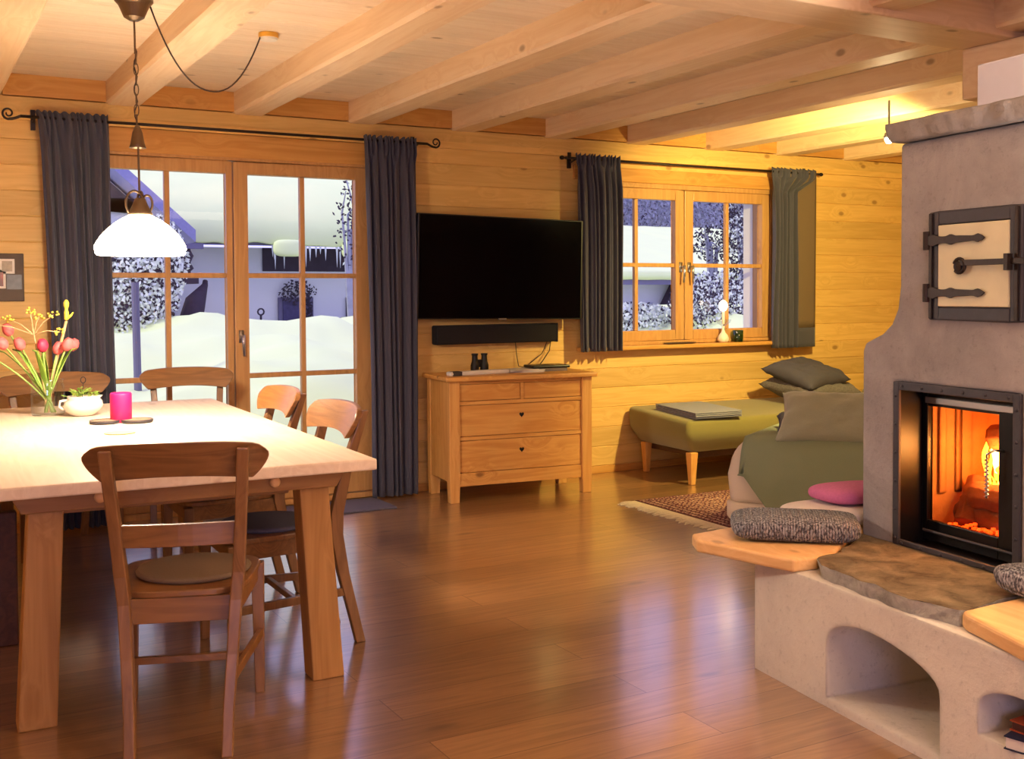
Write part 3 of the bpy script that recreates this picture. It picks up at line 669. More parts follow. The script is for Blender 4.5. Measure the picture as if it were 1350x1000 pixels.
# ------------------------------------------------------------------ things on the table
V = empty('tulip_vase', (.60, 5.42, TZ), 0, 'clear glass jar holding the tulip bouquet on the table', 'vase')
MB().loft([[(r*math.cos(2*PI*j/32), r*math.sin(2*PI*j/32), z) for j in range(32)] for r, z in ((.03, .001), (.068, .002), (.072, .01), (.072, .13), (.066, .15), (.067, .158), (.069, .166), (.065, .166))], caps=False).build('jar', M['vase_glass'], V, smooth=True)
vc = Vector((.60, 5.42, TZ))
tul = [(-.17, -.02, .345, 0), (-.10, .02, .335, 0), (-.02, -.03, .325, 1), (.04, .0, .31, 0), (.10, .02, .325, 0), (-.145, .05, .40, 0), (.07, -.05, .33, 0), (-.22, .0, .30, 1)]
grp = 'tulips in the glass jar'
labs = ['pink tulip of the bouquet, second from its left edge', 'pink tulip left of the bouquet centre', 'crimson tulip in the middle of the bouquet', 'pink tulip right of the bouquet centre, lowest bloom', 'pink tulip at the right edge of the bouquet', 'pale pink tulip standing highest on the left of the bouquet', 'pink tulip in front at the right of the bouquet', 'crimson tulip hanging out at the far left of the bouquet']
for k, (dx, dy, h, r) in enumerate(tul):
    tp = empty('tulip', (vc.x, vc.y, TZ+.012), 0, labs[k], 'tulip', grp)
    b0 = Vector((-dx*.15, -dy*.2, 0)); b1 = Vector((dx*.3, dy*.3, .15)); b2 = Vector((dx, dy, h-.045))
    pts = [(b0*(1-t)**2+b1*2*t*(1-t)+b2*t*t) for t in [i/8 for i in range(9)]]
    MB().tube(pts, .0042, 8).build('stem', M['stem'], tp, smooth=True)
    hd = MB().lathe([(.0, 0), (.014, .004), (.024, .02), (.025, .034), (.019, .052), (.011, .062), (.004, .058), (0, .05)], n=18, wob=lambda a, z: 1+.12*math.cos(3*2*PI*a)*(z/.06))
    dr = (b2-b1).normalized(); q = Vector((0, 0, 1)).rotation_difference(dr)
    hd.v = [tuple(q @ Vector(p)+b2) for p in hd.v]
    hd.build('bloom', M['tulip_r'] if r else M['tulip'], tp, smooth=True)
    lf = MB(); a = random.uniform(0, 6.28)
    la = Vector((math.cos(a), math.sin(a)*.6, 0)); 
    def leaf(u, v, la=la, h=h):
        t = v; c = b0.lerp(Vector((dx*.5, dy*.5, .19)), min(1, t*1.2)); c = c+la*(.10*t*t)+Vector((0, 0, .13*t-.03*t*t*t))
        wd = .023*math.sin(PI*min(1, .12+t*.88))**.8
        sd = Vector((-la.y, la.x, 0)); return c+sd*(u-.5)*2*wd+Vector((0, 0, abs(u-.5)*.01))
    lf.grid(leaf, 4, 12); lf.build('leaf', M['green_leaf'], tp, smooth=True, solid=.0012)
tw = empty('blossom_branch', (vc.x, vc.y, TZ+.012), 0, 'forked branch with small yellow-green blossoms rising above the tulips', 'branch')
m = MB(); root = Vector((.0, .0, 0)); mid = Vector((-.045, 0, .30)); m.tube([root, (-.02, 0, .15), mid, (-.06, 0, .40)], [.005, .005, .004, .003], 7)
tips = [(-.24, 0, .41), (-.16, .02, .43), (-.07, 0, .47), (.03, 0, .45), (.055, -.02, .37), (-.03, .02, .44)]
for tpp in tips: m.tube([(-.055, 0, .36), ((tpp[0]-.055)/2, tpp[1]/2, (tpp[2]+.385)/2), tpp], .0025, 6)
m.build('twigs', M['twig'], tw, smooth=True)
m = MB()
for tpp in tips:
    for k in range(12):
        p = Vector(tpp)+Vector((random.uniform(-.022, .022), random.uniform(-.02, .02), random.uniform(-.012, .016)))
        m.lathe([(0, -.005), (.005, -.002), (.005, .003), (0, .006)], p, 6)
m.build('blossoms', M['yellow'], tw)
tw = empty('blossom_branch', (vc.x, vc.y, TZ+.012), 0, 'single upright twig with yellow bud at the right of the bouquet', 'branch')
m = MB().tube([(.0, 0, 0), (.03, 0, .2), (.075, 0, .38), (.085, 0, .42)], [.006, .006, .007, .006], 8); m.build('twig', M['twig'], tw, smooth=True)
m = MB().lathe([(0, 0), (.011, .01), (.011, .04), (.006, .055), (.012, .07), (.013, .085), (.006, .097), (0, .1)], (.086, 0, .42), 10)
m.tube([(.088, 0, .43), (.105, 0, .445), (.115, 0, .46)], [.006, .006, .003], 6); m.build('bud', M['yellow'], tw, smooth=True)

gb = empty('gravy_boat', (.735, 5.32, TZ), 0, 'white ceramic jug planted with a small green succulent on the table', 'plant pot')
def wobj(a, z): return 1+(.28*max(0, math.cos(2*PI*a))**8*(z/.085)**2)
m = MB().lathe([(0, 0), (.045, 0), (.05, .004), (.075, .025), (.083, .045), (.075, .065), (.062, .078), (.068, .09), (.063, .09), (.056, .08), (0, .074)], n=40, wob=wobj)
m.build('jug', M['white_ceramic'], gb, smooth=True)
m = MB().tube([(-.06, 0, .075), (-.095, 0, .07), (-.1, 0, .045), (-.078, 0, .03)], .006, 8); m.build('handle', M['white_ceramic'], gb, smooth=True)
m = MB(); random.seed(3)
for k in range(70):
    a = random.uniform(0, 6.28); rr = random.uniform(0, .075); z = .085+random.uniform(0, .05)*(1-rr/.1)
    c0 = Vector((rr*math.cos(a)-.01, rr*math.sin(a)*.8, z)); d1 = Vector((math.cos(a), math.sin(a), random.uniform(.1, .9))).normalized()*random.uniform(.016, .028); sd = d1.cross(Vector((0, 0, 1))).normalized()*.008
    m.add([c0, c0+d1*.5+sd, c0+d1, c0+d1*.5-sd, c0+d1*.5+Vector((0, 0, .004))], [(0, 1, 4), (1, 2, 4), (2, 3, 4), (3, 0, 4)])
m.build('leaves', M['green_leaf'], gb)
m = MB().tube([(.0, 0, .08), (.005, 0, .15)], .0015, 5).tube([(.005+.011*math.cos(t), 0, .163+.014*math.sin(t)) for t in [2*PI*i/12 for i in range(12)]], .0022, 5, closed=True); m.build('ornament', M['iron'], gb)
cn = at(160, 556, z=TZ)
cd_ = empty('pillar_candle', (cn.x, cn.y, TZ), 0, 'bright pink pillar candle on the table beside the coasters', 'candle')
MB().lathe([(0, 0), (.044, 0), (.045, .004), (.045, .122), (.041, .128), (.036, .122), (0, .112)], n=32, wob=lambda a, z: 1+.012*math.sin(5*2*PI*a)).build('wax', plain('pink_wax', (228, 20, 96), .45, noise_amt=.08), cd_, smooth=True)
MB().tube([(0, 0, .11), (.002, 0, .125)], .0012, 5).build('wick', M['black'], cd_)
def coaster(u, v, r, h, label):
    p = at(u, v, z=TZ); o = empty('coaster', (p.x, p.y, TZ+.0003), 0, label, 'coaster', 'round coasters beside the candle')
    MB().lathe([(0, 0), (r*.92, 0), (r, h*.4), (r, h), (r*.93, h), (r*.9, h*.6), (0, h*.6)], n=36).build('dish', M['steel'], o, smooth=False)
    MB().lathe([(0, h*.62), (r*.88, h*.62), (r*.88, h*.9), (0, h*.9)], n=36).build('inlay', M['felt_grey'], o)
coaster(138, 558, .062, .015, 'round metal-rimmed coaster to the left of the pink candle')
coaster(181, 556.5, .066, .015, 'round metal-rimmed coaster to the right of the pink candle')
p = at(158, 571, z=TZ); tag(MB().lathe([(0, 0), (.058, 0), (.06, .002), (.06, .004), (0, .0045)], (p.x, p.y, TZ+.0002), 36).build('felt_coaster', M['twig']), 'thin flat pale round coaster, nearest of those before the candle', 'coaster')

# ------------------------------------------------------------------ pendant lamp
LX, LY = .868, 4.60
Lp = empty('pendant_lamp', (LX, LY, ZC), 0, 'pendant lamp with glowing white glass shade hanging on a chain over the table', 'lamp')
MB().lathe([(0, 0), (.075, 0), (.075, -.022), (.062, -.036), (.055, -.05), (.04, -.085), (.018, -.098), (0, -.1)], (LX-.012, LY, ZC-.001), 28).build('canopy', M['bronze'], Lp, world=True, smooth=False)
MB().tube([(LX-.012, LY, ZC-.09), (LX-.01, LY, 2.27)], .004, 8).build('stem', M['bronze'], Lp, world=True)
m = MB(); z = 2.27; k = 0
while z > 1.985:
    pts = []
    for i in range(14):
        a = 2*PI*i/14; dx = .009*math.cos(a); dz = .024*math.sin(a)
        pts.append((LX-.008+(dx if k % 2 else 0), LY+(0 if k % 2 else dx), z-.02+dz))
    m.tube(pts, .0022, 6, closed=True); z -= .041; k += 1
m.build('chain', M['bronze'], Lp, world=True, smooth=True)
MB().tube([(LX-.01+.006*math.sin(i*1.3), LY+.006*math.cos(i*1.3), 2.3-i*.02) for i in range(18)], .0028, 6).build('flex', M['cord'], Lp, world=True, smooth=True)
MB().lathe([(.004, 1.985), (.010, 1.98), (.02, 1.955), (.028, 1.91), (.034, 1.893), (.03, 1.893), (.02, 1.91), (.004, 1.93)], (LX-.006, LY, 0), 24).build('cone_cover', M['bronze'], Lp, world=True, smooth=True)
MB().tube([(LX-.004, LY, 1.93), (LX-.002, LY, 1.72)], .0045, 8).build('rod', M['bronze'], Lp, world=True)
m = MB()
for cxo, rx, rz, yo in ((-.022, .033, .05, 0), (.004, .012, .05, .012), (.028, .02, .034, 0)):
    m.tube([(LX+cxo+rx*math.cos(a), LY+yo, 1.67+rz*math.sin(a)) for a in [2*PI*i/24 for i in range(24)]], .005, 8, closed=True)
m.lathe([(.0, .06), (.02, .055), (.03, .03), (.045, .0), (.05, -.012), (0, -.012)], (LX, LY, 1.635), 24)
m.build('fitting', M['bronze'], Lp, world=True, smooth=True)
shade = emit('lit_opal_glass', (255, 234, 202), 36)
prof = [(.030, 1.622), (.045, 1.620), (.075, 1.604), (.105, 1.583), (.130, 1.560), (.150, 1.538), (.165, 1.515), (.174, 1.497), (.175, 1.485), (.170, 1.480), (.172, 1.472), (.166, 1.462)]
m = MB(); rings = []
for r, z in prof: rings.append([(LX+r*math.cos(2*PI*j/64)*(1+.012*math.cos(8*2*PI*j/64)*(r/.17)**6), LY+r*math.sin(2*PI*j/64)*(1+.012*math.cos(8*2*PI*j/64)*(r/.17)**6), z) for j in range(64)])
m.loft(rings, caps=False); m.build('shade', shade, Lp, world=True, smooth=True, solid=.004)
MB().lathe([(0, 1.59), (.014, 1.585), (.014, 1.56), (.03, 1.53), (.03, 1.515), (.018, 1.495), (0, 1.49)], (LX, LY, 0), 20).build('bulb', emit('lit_bulb', (255, 226, 176), 12), Lp, world=True, smooth=True)
# flex from the canopy to the ceiling hook
ho = at(354, 47, z=ZC-.012)
p0 = Vector((LX+.05, LY, ZC-.03)); p2 = Vector((ho.x-.035, ho.y, ZC-.012))
pts = []
for i in range(25):
    t = i/24; p = p0.lerp(p2, t); p.z -= .33*(1-(2*t-1)**2)*(.55+.45*t) if False else .30*(1-abs(2*t-1)**2.2); pts.append(p)
tag(MB().tube(pts, .0035, 7).build('lamp_cable', M['cord'], smooth=True), 'black lamp cable sagging from the pendant canopy to the ceiling outlet', 'cable')
o = empty('ceiling_outlet', (ho.x, ho.y, ZC), 0, 'small round wood-rimmed outlet on the ceiling where the lamp cable ends', 'outlet')
MB().lathe([(0, 0), (.046, 0), (.046, -.022), (0, -.022)], (ho.x, ho.y, ZC-.001), 28).build('ring', plain('yellow_wood', (224, 170, 60), .4), o, world=True, bevel=.003)
MB().lathe([(0, -.0225), (.042, -.0225), (.038, -.032), (0, -.033)], (ho.x, ho.y, ZC-.001), 28).build('cover', M['paper'], o, world=True)

# ------------------------------------------------------------------ masonry stove (local x into the room divider, y away from camera)
FA = math.radians(-7.3); FO = Vector((2.563, 2.851, 0))
S = empty('masonry_stove', FO, FA, 'clay-plastered masonry stove with lit fire window and stone hearth bench', 'stove')
FI = ROOTM[S.name].inverted()
def fl(u, v, z): p = FI @ at(u, v, z=z); return (p.x, p.y)
def arch(y0, y1, z0, z1, zs, n=16, skew=.0):
    "opening outline in (y,z); y0>y1 (y0 is farther from camera)"
    pts = [(y0, z0)]
    for k in range(n+1):
        t = k/n; a = PI*t
        yy = (y0+y1)/2+(y0-y1)/2*math.cos(a); zz = zs+(z1-zs)*math.sin(a)**.8+skew*math.sin(a)*math.cos(a)
        if k in (0, n): zz = zs
        pts.append((yy, zz))
    pts.append((y1, z0)); return pts
PT = .385
mb = MB()
a1 = arch(-.385, -.865, .03, .29, .19, skew=.018); a2 = arch(-1.0, -1.30, .145, .285, .21)
mb.holed([(0, 0), (-2.4, 0), (-2.4, PT), (0, PT)], [a1, a2], lambda a, b: (0, a, b))
for arr, dp in ((a1, .42), (a2, .35)):
    n = len(arr)
    for k in range(n):
        p, q = arr[k], arr[(k+1) % n]
        mb.add([(0, p[0], p[1]), (0, q[0], q[1]), (dp, q[0], q[1]), (dp, p[0], p[1])], [(0, 1, 2, 3)])
    mb.add([(dp, p[0], p[1]) for p in arr], [tuple(range(n))])
mb.add([(0, 0, 0), (1.5, 0, 0), (1.5, 0, PT), (0, 0, PT), (1.5, -2.4, 0), (1.5, -2.4, PT), (0, -2.4, PT), (0, -2.4, 0)], [(0, 1, 2, 3), (3, 2, 5, 6), (1, 4, 5, 2), (4, 7, 6, 5)])
mb.build('pedestal', M['plaster_l'], S)
# body with shoulder
prof = [(0, PT-.002), (0, 1.09), (-.012, 1.115), (-.05, 1.13), (-.10, 1.15), (-.145, 1.185), (-.175, 1.24), (-.187, 1.32), (-.188, 1.80)]
R_ = -1.12
out = prof+[(R_, 1.80), (R_, PT-.002)]
fb = [(-.172, .40), (-.172, .985), (-.705, .985), (-.705, .40)]
BX = .455
mb = MB(); mb.holed(out, [fb], lambda a, b: (BX, a, b))
n = len(out)
for k in range(n):
    p, q = out[k], out[(k+1) % n]
    mb.add([(BX, p[0], p[1]), (BX, q[0], q[1]), (1.35, q[0], q[1]), (1.35, p[0], p[1])], [(0, 1, 2, 3)])
mb.add([(1.35, p[0], p[1]) for p in out], [tuple(range(n))])
for k in range(4):
    p, q = fb[k], fb[(k+1) % 4]
    mb.add([(BX, p[0], p[1]), (BX, q[0], q[1]), (BX+.5, q[0], q[1]), (BX+.5, p[0], p[1])], [(0, 1, 2, 3)])
mb.add([(BX+.5, p[0], p[1]) for p in fb], [(0, 1, 2, 3)])
mb.build('body', M['plaster'], S, bevel=.014, seg=3)
# mantel slab: irregular stone
def rough_prism(poly, z0, z1, jit, seed, sub=10):
    pts = []
    for k in range(len(poly)):
        a, b = Vector(poly[k]), Vector(poly[(k+1) % len(poly)]); m_ = max(1, int((b-a).length/.03))
        for i in range(m_):
            p = a.lerp(b, i/m_); nn = Vector((noise.noise(Vector((p.x*14, p.y*14, seed))), noise.noise(Vector((p.x*14, p.y*14, seed+9)))))*jit
            pts.append(p+nn)
    lv = 4; rings = []
    for L in range(lv+1):
        t = L/lv; z = z0+(z1-z0)*t; cen = sum(pts, Vector((0, 0)))/len(pts)
        rg = []
        for p in pts:
            q = p+(cen-p).normalized()*(.02*(1-t)**2+jit*.6*noise.noise(Vector((p.x*25, p.y*25, L*1.7+seed)))*(1 if 0 < L < lv else .4))
            rg.append((q.x, q.y, z+.004*noise.noise(Vector((p.x*20, p.y*20, seed)))))
        rings.append(rg)
    return MB().loft(rings)
rough_prism([(.405, -.165), (.405, -1.2), (1.4, -1.2), (1.4, -.165)], 1.802, 1.865, .012, 3).build('mantel_slab', M['slab'], S)
ZB = .43
L1 = [fl(u, v, ZB) for u, v in ((918, 711), (1046, 737), (1077, 733), (1100, 727))]
tipL = fl(912, 703, ZB); back = fl(985, 690, ZB)
pl = [L1[0], L1[1], L1[2], (L1[3][0], L1[3][1]), (.44, .02), (1.3, .02), (1.3, .5), (.6, .47), back, tipL]
MB().prism(pl, ZB-.045, ZB).build('bench_board', M['plank'], S, bevel=.01, seg=3)
# support for the bench behind the body
MB().box(.35, 1.25, .03, .40, 0, ZB-.046).build('bench_base', M['plaster_l'], S, bevel=.01)
st = [(L1[2][0]-.0, L1[2][1]-.012)]+[fl(u, v, ZB) for u, v in ((1080, 744), (1112, 756), (1145, 768), (1200, 789), (1262, 807))]
RB = [fl(u, v, ZB) for u, v in ((1268, 806), (1300, 797), (1350, 788))]
stp = st+[(RB[0][0]+.012, RB[0][1]-.0), (RB[1][0]+.01, RB[1][1]+.01), (BX-.002, -.80), (BX-.002, -.002), (.44, .0), (L1[3][0]+.02, L1[3][1]-.012)]
hs = rough_prism(stp, ZB-.07, ZB, .02, 11); hs = hs.build('hearth_stone', M['stone_e'], S)
hs.data.materials.append(M['stone'])
for p in hs.data.polygons:
    if p.normal.z > .7: p.material_index = 1
p5 = fl(1350, 850, ZB)
rb = [RB[0], (RB[0][0]+.1, RB[0][1]+.015), (BX-.01, RB[2][1]+.02), (BX-.01, -2.0), (p5[0]-.1, -2.0), (p5[0], p5[1]), (RB[0][0]-.015, RB[0][1]-.03)]
MB().prism(rb, ZB-.045, ZB+.004).build('bench_board', M['plank'], S, bevel=.012, seg=3)
# firebox: riveted frame, recess, door
fy0, fy1, fz0, fz1 = -.168, -.712, .405, .99
ff = MB(); bw = .028; X0 = BX-.008
ff.box(X0, BX+.004, fy0-bw, fy0, fz0, fz1).box(X0, BX+.004, fy1, fy1+bw, fz0, fz1).box(X0, BX+.004, fy1+bw, fy0-bw, fz1-bw, fz1).box(X0, BX+.004, fy1+bw, fy0-bw, fz0+.025, fz0+.025+bw*.7)
fm = ff.build('firebox_frame', M['steel'], S, bevel=.003)
m = MB()
for k in range(6):
    t = (k+.5)/6
    for yy, zz in ((fy0-bw/2, fz0+(fz1-fz0)*t), (fy1+bw/2, fz0+(fz1-fz0)*t), (fy0+(fy1-fy0)*t, fz1-bw/2), (fy0+(fy1-fy0)*t, fz0+.034)):
        m = MB().lathe([(.006, 0), (.005, .003), (.0, .005)], n=8)
        m.v = [(X0-p[2], yy+p[0], zz+p[1]) for p in m.v]; m.build('rivet', M['steel'], fm)
iy0, iy1, iz0, iz1 = -.192, -.690, .432, .965
DX = BX+.10
rc = MB(); t_ = .004
rc.box(BX, DX+.03, iy0-.0, iy0+t_, iz0, iz1).box(BX, DX+.03, iy1-t_, iy1, iz0, iz1).box(BX, DX+.03, iy1, iy0, iz1, iz1+t_).box(BX, DX+.03, iy1, iy0, iz0-t_, iz0)
rc.build('firebox_recess', M['steel_d'], S)
gd = empty('d', (0, 0, 0)); bpy.data.objects.remove(gd)
dm = MB(); gy0, gy1, gz0, gz1 = -.216, -.528, .512, .905
dm.box(DX, DX+.02, gy0, iy0-.002, iz0+.01, iz1-.002).box(DX, DX+.02, iy1+.002, gy1, iz0+.01, iz1-.002).box(DX, DX+.02, gy1, gy0, gz1, iz1-.002).box(DX, DX+.02, gy1, gy0, iz0+.01, gz0)
dr = dm.build('fire_door', M['steel_d'], S, bevel=.003); dr['label'] = 'black steel fire door with glass window'
MB().box(DX+.008, DX+.012, gy1, gy0, gz0, gz1).build('door_glass', M['stove_glass'], dr)
MB().box(DX-.008, DX-.001, iy1+.03, iy0-.02, iz1-.05, iz1-.028).build('air_slide', M['silver'], dr, bevel=.002)
MB().tube([(DX-.012, iy1+.02, iz0+.045), (DX-.012, iy0-.02, iz0+.045)], .005, 8).build('lower_bar', M['steel'], dr)
h = []
for i in range(60):
    a = i*1.05; h.append((DX-.04+.006*math.cos(a), gy1+.01+.006*math.sin(a), .64+.13*i/60))
hm = MB().tube(h, .0022, 5).tube([(DX-.0, gy1-.02, .79), (DX-.03, gy1-.012, .795), (DX-.04, gy1+.01, .78), (DX-.04, gy1+.01, .77)], .004, 8).tube([(DX-.04, gy1+.01, .64), (DX-.04, gy1+.01, .78)], .003, 8)
hm.build('door_handle', M['silver'], dr, smooth=True)
# combustion chamber lining
ch = MB(); cy0, cy1 = -.210, -.57; cx0, cx1 = DX+.03, DX+.38
ch.add([(cx0, cy0, .49), (cx1, cy0-.03, .49), (cx1, cy0-.03, .93), (cx0, cy0, .93), (cx0, cy1, .49), (cx1, cy1+.03, .49), (cx1, cy1+.03, .93), (cx0, cy1, .93)], [(0, 1, 2, 3), (5, 4, 7, 6), (1, 5, 6, 2), (0, 4, 5, 1), (3, 2, 6, 7)])
for k in range(5): ch.box(cx0+.02+.07*k, cx0+.05+.07*k, cy0-.012, cy0-.002, .6, .93)
ch.build('fire_chamber', M['firebrick'], S)
# oven door above
oy0, oy1, oz0, oz1 = -.345, -.72, 1.205, 1.555
OX = BX
om = MB(); bw = .042
om.box(OX-.018, OX-.001, oy0-bw, oy0, oz0, oz1).box(OX-.018, OX-.001, oy1, oy1+bw, oz0, oz1).box(OX-.018, OX-.001, oy1+bw, oy0-bw, oz1-bw, oz1).box(OX-.018, OX-.001, oy1+bw, oy0-bw, oz0, oz0+bw)
of = om.build('oven_door_frame', M['steel'], S, bevel=.004)
for yy in (oy0-.01, oy1+.01): MB().box(OX-.026, OX-.0185, yy-.01 if yy > -.5 else yy-.004, yy+.004 if yy > -.5 else yy+.01, oz0+.004, oz1-.004).build('edge_strip', M['iron'], of, bevel=.002)
od = MB().box(OX-.022, OX-.004, oy1+bw+.002, oy0-bw-.002, oz0+bw+.002, oz1-bw-.002).build('oven_door', M['cream'], S, bevel=.003); od['label'] = 'aged cream enamel oven door panel'
for zz in (1.295+.0, 1.475):
    zz = oz0+.088 if zz < 1.4 else oz1-.092
    pts = []; L_ = .235
    def hw(t): return .011+.008*math.exp(-((t-.12)/.08)**2)+.006*math.exp(-((t-.45)/.06)**2)-.004*(t > .6)*(t-.6)/.4+(.006*math.exp(-((t-.93)/.05)**2))
    N = 30; up = [(oy0-.0-L_*i/N, zz+hw(i/N)) for i in range(N+1)]; dn = [(oy0-L_*i/N, zz-hw(i/N)) for i in range(N, -1, -1)]
    outl = up+[(oy0-L_-.012, zz)]+dn
    hg = MB().loft([[(OX-.031, a, b) for a, b in outl], [(OX-.0265, a, b) for a, b in outl]])
    hg.lathe([(0, -.03), (.012, -.03), (.012, .03), (0, .03)], (OX-.026, oy0+.002, zz), 12)
    q = hg.build('strap_hinge', M['iron'], od, bevel=.001)
la = MB().box(OX-.04, OX-.030, oy1-.03, -.50, 1.378, 1.396).box(OX-.052, OX-.03, oy1+.02, oy1+.036, 1.36, 1.41)
c_ = [(OX-.036, -.495+.022*math.cos(a), 1.378+.022*math.sin(a)) for a in [PI*.1+i*.35 for i in range(16)]]
la.tube(c_, .006, 8).lathe([(0, 0), (.018, 0), (.016, .01), (0, .014)], n=16)
la.v[-64:] = [(OX-.03-p[2], -.49+p[0], 1.376+p[1]) for p in la.v[-64:]]
la.build('latch', M['iron'], od, bevel=.001)
fq = FI @ (EYE+(at(1288, 140, z=2.0)-EYE)); kx = FI @ EYE; tt = (.60-kx.x)/(fq.x-kx.x); fyy = kx.y+(fq.y-kx.y)*tt
MB().box(.60, 1.2, -1.15, fyy, 1.872, 2.04).build('flue_box', plain('white_flue_box', (196, 196, 214), .5, noise_amt=.03), S, bevel=.004)

# logs and fire (inside the stove)
bark = plaster('burning_log', (80, 40, 20), (170, 90, 45))
def log(p, q, r, label, mat=bark):
    a = S.matrix_world if False else ROOTM[S.name]; P, Q = a @ Vector(p), a @ Vector(q)
    m = MB(); n = 12; pts = [P.lerp(Q, i/n) for i in range(n+1)]
    m.tube(pts, [r*(1+.14*noise.noise(Vector((i*.9, r*90, 0)))) for i in range(n+1)], 9)
    return tag(m.build('firewood_log', mat), label, 'log', 'logs burning in the stove')
fx = DX+.075
log((fx+.10, -.28, .64), (fx-.01, -.33, .51), .045, 'split log leaning low at the left behind the fire door glass')
log((fx+.02, -.27, .545), (fx+.04, -.56, .53), .035, 'log lying flat at the bottom of the fire')
log((fx+.02, -.33, .61), (fx+.08, -.57, .60), .05, 'thick log lying across the middle of the fire')
log((fx+.10, -.34, .80), (fx+.12, -.57, .84), .045, 'log resting highest at the right behind the fire door glass')
fmat = emit('flame', (255, 150, 40), 16); fmat2 = emit('flame_core', (255, 205, 110), 22)
random.seed(5)
F = empty('flames', ROOTM[S.name] @ Vector((fx+.05, -.5, .5)), FA, 'orange and yellow flames between the logs inside the stove', 'fire')
def flame(y, z, h, w_, x, mat):
    m = MB(); rings = []
    for i in range(9):
        t = i/8; r = w_*math.sin(PI*(t*.85+.15))**.9*(1-t*.55) if i < 8 else .001
        c = Vector((x+.01*math.sin(t*5+y*40), y+.016*math.sin(t*6+y*60), z+h*t))
        rings.append([(c.x+r*.5*math.cos(2*PI*j/8), c.y+r*math.sin(2*PI*j/8), c.z) for j in range(8)])
    m.loft(rings); m.v = [tuple(ROOTM[S.name] @ Vector(p)) for p in m.v]
    m.build('flame', mat, F, world=True, smooth=True)
for k in range(22): flame(-.29-.26*random.random(), .62+.08*random.random(), random.uniform(.07, .15), random.uniform(.014, .03), fx+.07+.12*random.random(), fmat if k % 2 else fmat2)
for k in range(5): flame(-.30-.1*random.random(), .56+.04*random.random(), random.uniform(.04, .08), .014, fx+.12, fmat)
em = MB()
for k in range(110):
    p = Vector((fx-.06+random.random()*.2, -.27-.35*random.random(), .5+.02*random.random())); em.lathe([(0, -.006), (.008, -.002), (.007, .004), (0, .006)], p, 6)
em.v = [tuple(ROOTM[S.name] @ Vector(p)) for p in em.v]
tag(em.build('embers', emit('ember', (255, 80, 20), 3)), 'bed of glowing red embers on the floor of the fire chamber', 'embers', kind='stuff')

# books in the small arch
def book(c, sz, ang, cover, pages, label):
    p = ROOTM[S.name] @ Vector(c); b_ = empty('book', p, FA+ang, label, 'book', 'books in the small stove niche')
    x, y, h = sz
    MB().box(-x/2, x/2, -y/2, y/2, 0, .003).box(-x/2, x/2, -y/2, y/2, h-.003, h).box(x/2-.003, x/2, -y/2, y/2, .003, h-.003).build('cover', cover, b_)
    MB().box(-x/2+.004, x/2-.004, -y/2+.004, y/2-.004, .0032, h-.0032).build('pages', pages, b_)
book((.10, -1.13, .1455), (.19, .14, .034), .35, plain('navy_cover', (30, 36, 66), .5), M['paper'], 'navy-covered book with white pages, lower one in the small stove niche')
book((.11, -1.12, .180), (.15, .11, .026), .15, plain('orange_cover', (176, 76, 40), .5, noise_amt=.4, nscale=30), plain('dark_pages', (70, 30, 24), .7), 'small orange-red book lying on top of the navy book')

# cushions on the hearth bench
def softbox(lx, ly, lz, e=.35, n=28, puff=0):
    "superellipsoid pad"
    m = MB(); rings = []
    def sg(v, p): return math.copysign(abs(v)**p, v)
    vs = []; nl = 16
    for i in range(nl+1):
        ph = -PI/2+PI*i/nl; rings.append([(lx/2*sg(math.cos(ph), .5)*sg(math.cos(t), e), ly/2*sg(math.cos(ph), .5)*sg(math.sin(t), e), lz/2*sg(math.sin(ph), .7)) for t in [2*PI*j/n for j in range(n)]])
    return m.loft(rings)
def knit_mat():
    m, nt, b = newmat('chunky_knit'); L = nt.links.new
    tc = nd(nt, 'ShaderNodeTexCoord'); n = nd(nt, 'ShaderNodeTexNoise'); n.inputs['Scale'].default_value = 190; n.inputs['Detail'].default_value = 2
    mp = nd(nt, 'ShaderNodeMapping'); mp.inputs['Scale'].default_value = (1, 1, .45); L(tc.outputs['Object'], mp.inputs[0]); L(mp.outputs[0], n.inputs[0])
    r = nd(nt, 'ShaderNodeValToRGB'); r.color_ramp.elements[0].position = .38; r.color_ramp.elements[1].position = .62
    r.color_ramp.elements[0].color = lin((76, 76, 84)); r.color_ramp.elements[1].color = lin((176, 176, 184)); L(n.outputs['Fac'], r.inputs[0]); L(r.outputs[0], b.inputs['Base Color'])
    b.inputs['Roughness'].default_value = .95; b.inputs['Specular IOR Level'].default_value = .1
    wv = nd(nt, 'ShaderNodeTexWave'); wv.inputs['Scale'].default_value = 34; wv.inputs['Distortion'].default_value = 1.5; L(tc.outputs['Object'], wv.inputs[0])
    bp = nd(nt, 'ShaderNodeBump'); bp.inputs['Strength'].default_value = .9; bp.inputs['Distance'].default_value = .008; L(wv.outputs['Fac'], bp.inputs['Height']); L(bp.outputs['Normal'], b.inputs['Normal']); return m
M['knit'] = knit_mat()
def pad(name, mat, c, size, rz, label, cat, e=.35, rx=0, ry=0, edge=None, jig=.0):
    m = softbox(*size, e=e)
    if jig: m.v = [tuple(Vector(p)*(1+jig*noise.noise(Vector(p)*9+Vector((c[0], 0, 0))))) for p in m.v]
    o = m.build(name, mat, smooth=True, sub=1); o.location = c; o.rotation_euler = (rx, ry, rz); return tag(o, label, cat)
kc = [at(u, v, z=ZB) for u, v in ((967, 716), (1140, 722), (1137, 690), (1000, 686))]
ax = (kc[1]-kc[0]); rz = math.atan2(ax.y, ax.x); mid_ = kc[0].lerp(kc[1], .5); nrm = Vector((-math.sin(rz), math.cos(rz), 0))
kk = mid_+nrm*.13
